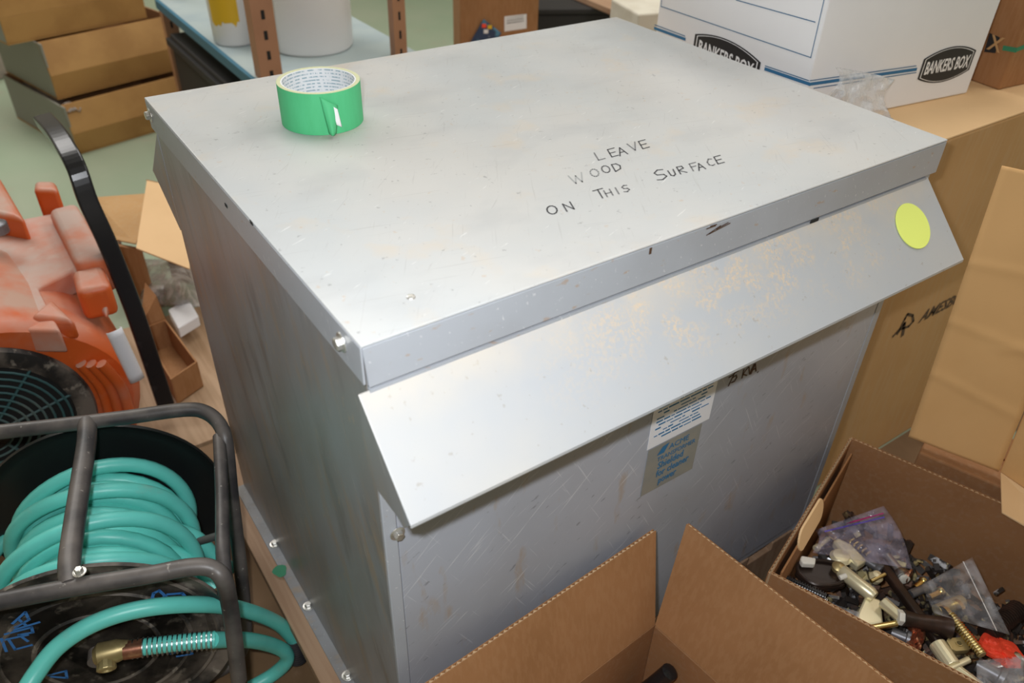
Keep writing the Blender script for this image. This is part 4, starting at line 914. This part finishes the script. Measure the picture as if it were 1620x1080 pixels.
# a pinkish carton left of the stack
pk = thing('floor_carton', Z(15, 120, 0), 'faded pinkish carton on green floor left of the stacked bins', 'carton')
fa = Z(-40, 135, 0); obj('carton_body', MB().obox(fa + up * .001, sx * .36, sy * .4, up * .13), 'rag', pk, bevel=.004); obj('carton_flap', MB().obox(fa + up * .132, sx * .36, sy * .2, up * .004), 'rag', pk)

# ---------------------------------------------------------------- shelf rack with pails
SZ = .50
se = Z(350, 80, SZ); sx0 = se.x
rack = thing('storage_rack', (sx0 + .35, 2.0, 0), 'tan slotted post storage rack with grey shelf behind cabinet', 'rack')
yf = 1.62
obj('shelf_board', MB().box((sx0, yf, SZ - .02), (.93, 2.55, SZ)), 'shelf_grey', rack, bevel=.001)
obj('shelf_edge', MB().box((sx0 - .012, yf, SZ - .028), (sx0 - .0004, 2.55, SZ + .002)), 'shelf_blue', rack, bevel=.001)
obj('shelf_edge', MB().box((sx0, yf - .013, SZ - .028), (.93, yf - .0004, SZ + .002)), 'shelf_blue', rack, bevel=.001)
def post(pc, wd):
    x, y = pc.x, pc.y; p = obj('post', MB().box((x - wd, y, .001), (x, y + .003, 1.6)).box((x - wd, y + .0031, .001), (x - wd + .003, y + wd * .8, 1.6)), 'post_tan', rack)
    me = None
    for k in range(30):
        z = .05 + k * .05; s_ = obj('slot', MB().box((x - wd * .58, y - .0008, z), (x - wd * .42, y + .0002, z + .022)), 'gap', p)
pp = Z(400, 100, SZ); post(V((pp.x + .028, yf - .017, 0)), .058)
pq = Z(613, 78, SZ); post(V((pq.x + .022, yf - .017, 0)), .038)
post(V((sx0 + .05, 2.56, 0)), .045); post(V((.98, 2.56, 0)), .045)
# white bucket
bkc = Z(484, 84, SZ); rb = .118
bk = thing('plastic_bucket', bkc + up * .001, 'large plain white plastic bucket on grey shelf', 'bucket')
bo = V((bkc.x + .045, bkc.y + .06, SZ + .001))
obj('bucket_body', MB().lathe(bo, up, [(0, 0), (rb * .95, 0), (rb, .008), (rb * 1.06, .36), (rb * 1.10, .362), (rb * 1.10, .385), (rb * 1.03, .386), (rb * 1.0, .30), (rb * .9, .02), (0, .015)], 40), 'pail_white', bk, smooth=True)
obj('bucket_rim', MB().lathe(bo, up, [(rb * 1.07, .32), (rb * 1.13, .32), (rb * 1.13, .33), (rb * 1.07, .33)], 40, closed=True), 'pail_white', bk, smooth=True)
# yellow labelled pail
yc = Z(374, 70, SZ); yo = V((yc.x + .01, yc.y + .03, SZ + .001)); ry = .062
ye = thing('paint_pail', yo, 'small white pail with yellow label at the shelf end', 'pail')
obj('pail_body', MB().lathe(yo, up, [(0, 0), (ry * .93, 0), (ry, .006), (ry * 1.05, .24), (ry * 1.1, .242), (ry * 1.1, .255), (0, .257)], 32), 'pail_white', ye, smooth=True)
mb = MB(); n = 14
for i in range(n + 1):
    a = math.radians(195 + 75 * i / n); jag = .018 * random.random()
    d = V((math.cos(a), math.sin(a), 0)); mb.v += [yo + d * (ry * 1.025 + .001) + up * (.055 + jag), yo + d * (ry * 1.055 + .001) + up * .225]
for i in range(n): mb.f.append((2 * i, 2 * i + 2, 2 * i + 3, 2 * i + 1))
obj('label_patch', mb, 'yellow_label', ye, smooth=True, label='bright yellow label with ragged lower edge')
mb = MB(); 
for i in range(6):
    a = math.radians(268 + 30 * i / 5); d = V((math.cos(a), math.sin(a), 0)); mb.v += [yo + d * (ry * 1.045 + .0015) + up * .15, yo + d * (ry * 1.05 + .0015) + up * .185]
for i in range(5): mb.f.append((2 * i, 2 * i + 2, 2 * i + 3, 2 * i + 1))
obj('label_patch', mb, 'red_orange', ye)
wc_ = Z(308, 50, .42)
tub = thing('plastic_tub', V((wc_.x, wc_.y, 0)), 'white tub with purple label on floor behind the stacked bins', 'tub')
wo = Z(300, 130, 0); wo = V((Z(318, 70, .0).x, Z(318, 70, .0).y, .001)); tub.location = wo; ORG[tub] = wo
obj('tub_body', MB().lathe(wo, up, [(0, 0), (.10, 0), (.105, .01), (.12, .55), (.128, .552), (.128, .57), (0, .572)], 36), 'pail_white', tub, smooth=True)
obj('label_band', MB().lathe(wo, up, [(.1165, .38), (.1215, .50)], 36), 'purple', tub, smooth=True)
# dark crate under the shelf end
dk = thing('dark_crate', (sx0 + .2, 2.12, 0), 'black plastic crate on floor under the rack shelf', 'crate')
obj('crate_body', MB().box((sx0 + .0, 1.74, .001), (.93, 2.5, .40)), 'dark_box', dk, bevel=.006); obj('crate_rim', MB().box((sx0 - .012, 1.728, .36), (.942, 2.512, .385)), 'dark_box', dk, bevel=.003)
# kraft carton with label, printed packet on lower carton
kq = Z(760, 30, .55); kc = thing('labelled_carton', V((kq.x + .1, kq.y + .2, 0)), 'tall brown carton with white label behind the cabinet', 'carton')
fd_ = V((.90, -.44, 0)).normalized(); fb_ = V((.44, .90, 0)).normalized()
ko = Z(728, 66, .45); ko = V((ko.x, ko.y, .001)); kw = (Z(836, 40, .45) - Z(728, 66, .45)).dot(fd_)
obj('carton_body', MB().obox(ko, fd_ * kw, fb_ * .26, up * .78), 'kraft', kc, bevel=.003)
kfp = lambda x, y: pln(x, y, ko - fb_ * .0006, fb_)
mb = MB(); mb.v = [kfp(798, 50), kfp(833, 45), kfp(833, 22), kfp(798, 26)]; mb.f = [(0, 1, 2, 3)]; sl = obj('shipping_label', mb, 'white_print', kc)
mb = MB()
for yy in (29, 33, 37): ribbon(mb, [kfp(802, yy), kfp(828, yy - 4)], .003, -fb_)
obj('print_line', mb, 'ink_mid', sl)['kind'] = 'stuff'
lc_o = ko - fb_ * .16 + fd_ * .0
lw = thing('support_carton', lc_o, 'plain brown carton in front of the labelled tall carton', 'carton')
obj('carton_body', MB().obox(lc_o, fd_ * kw, fb_ * .15, up * .40), 'kraft', lw, bevel=.003); obj('carton_flap', MB().obox(lc_o + up * .4003, fd_ * kw, fb_ * .075, up * .004), 'kraft_light', lw)
pkd = ko - fb_ * .012 + fd_ * .03 + up * .404
pkt = thing('printed_packet', pkd, 'tilted dark blue printed packet leaning on the labelled carton', 'packet')
pg = lambda x, y: pln(x, y, ko - fb_ * .004, fb_)
qa = [pg(741, 72), pg(765, 30), pg(793, 52), pg(775, 80)]
obj('packet_body', MB().sheet(qa, -fb_ * .006), mat('packet_blue', (.03, .06, .13), .4, 0, [((.10, .30, .45), 22, (1, 1, 1), .55, .62, .9), ((.7, .7, .65), 30, (1, 1, 1), .64, .68, .9)]), pkt, bevel=.001)
for (x, y, mm) in ((762, 43, 'red_orange'), (771, 45, 'yellow_label'), (765, 52, 'white_print')):
    c_ = pg(x, y) - fb_ * .0065; obj('printed_mark', MB().obox(c_, fd_ * .014, -fb_ * .0002, up * .012), mm, pkt)
# black box added for under-shelf dark behind the lid; offcut and foam block
dt = thing('shade_infill', Z(900, 30, 0), 'black tote standing behind the cabinet', 'infill')
do = Z(842, 55, .40); do = V((do.x, do.y, .001)) + fb_ * .02
obj('infill_body', MB().obox(do, fd_ * .46, fb_ * .34, up * .46), 'dark_box', dt, bevel=.006); obj('infill_lid', MB().obox(do - fd_ * .005 - fb_ * .005 + up * .461, fd_ * .47, fb_ * .35, up * .02), 'dark_box', dt, bevel=.004)
wq = [pln(885, -10, do + up * .482, up), pln(975, 28, do + up * .482, up), pln(985, 8, do + up * .482, up), pln(905, -25, do + up * .482, up)]
tag(obj('wood_offcut', MB().sheet(wq, up * .02), 'pine', bevel=.002), 'rough pine offcut lying on the black tote', 'wood')
fo = Z(1006, 60, .60); 
fb2 = thing('foam_block', V((fo.x, fo.y, 0)), 'tall cream foam block behind the white archive box', 'foam block'); fo = V((fo.x, fo.y, .001))
obj('block_body', MB().obox(fo, V((.16, -.04, 0)), V((.04, .16, 0)), up * .66), 'foam', fb2, bevel=.006, seg=3); obj('block_step', MB().obox(fo + V((.05, -.04, 0)) + up * .02, V((.11, -.03, 0)), V((.006, .025, 0)), up * .60), 'foam', fb2, bevel=.004)
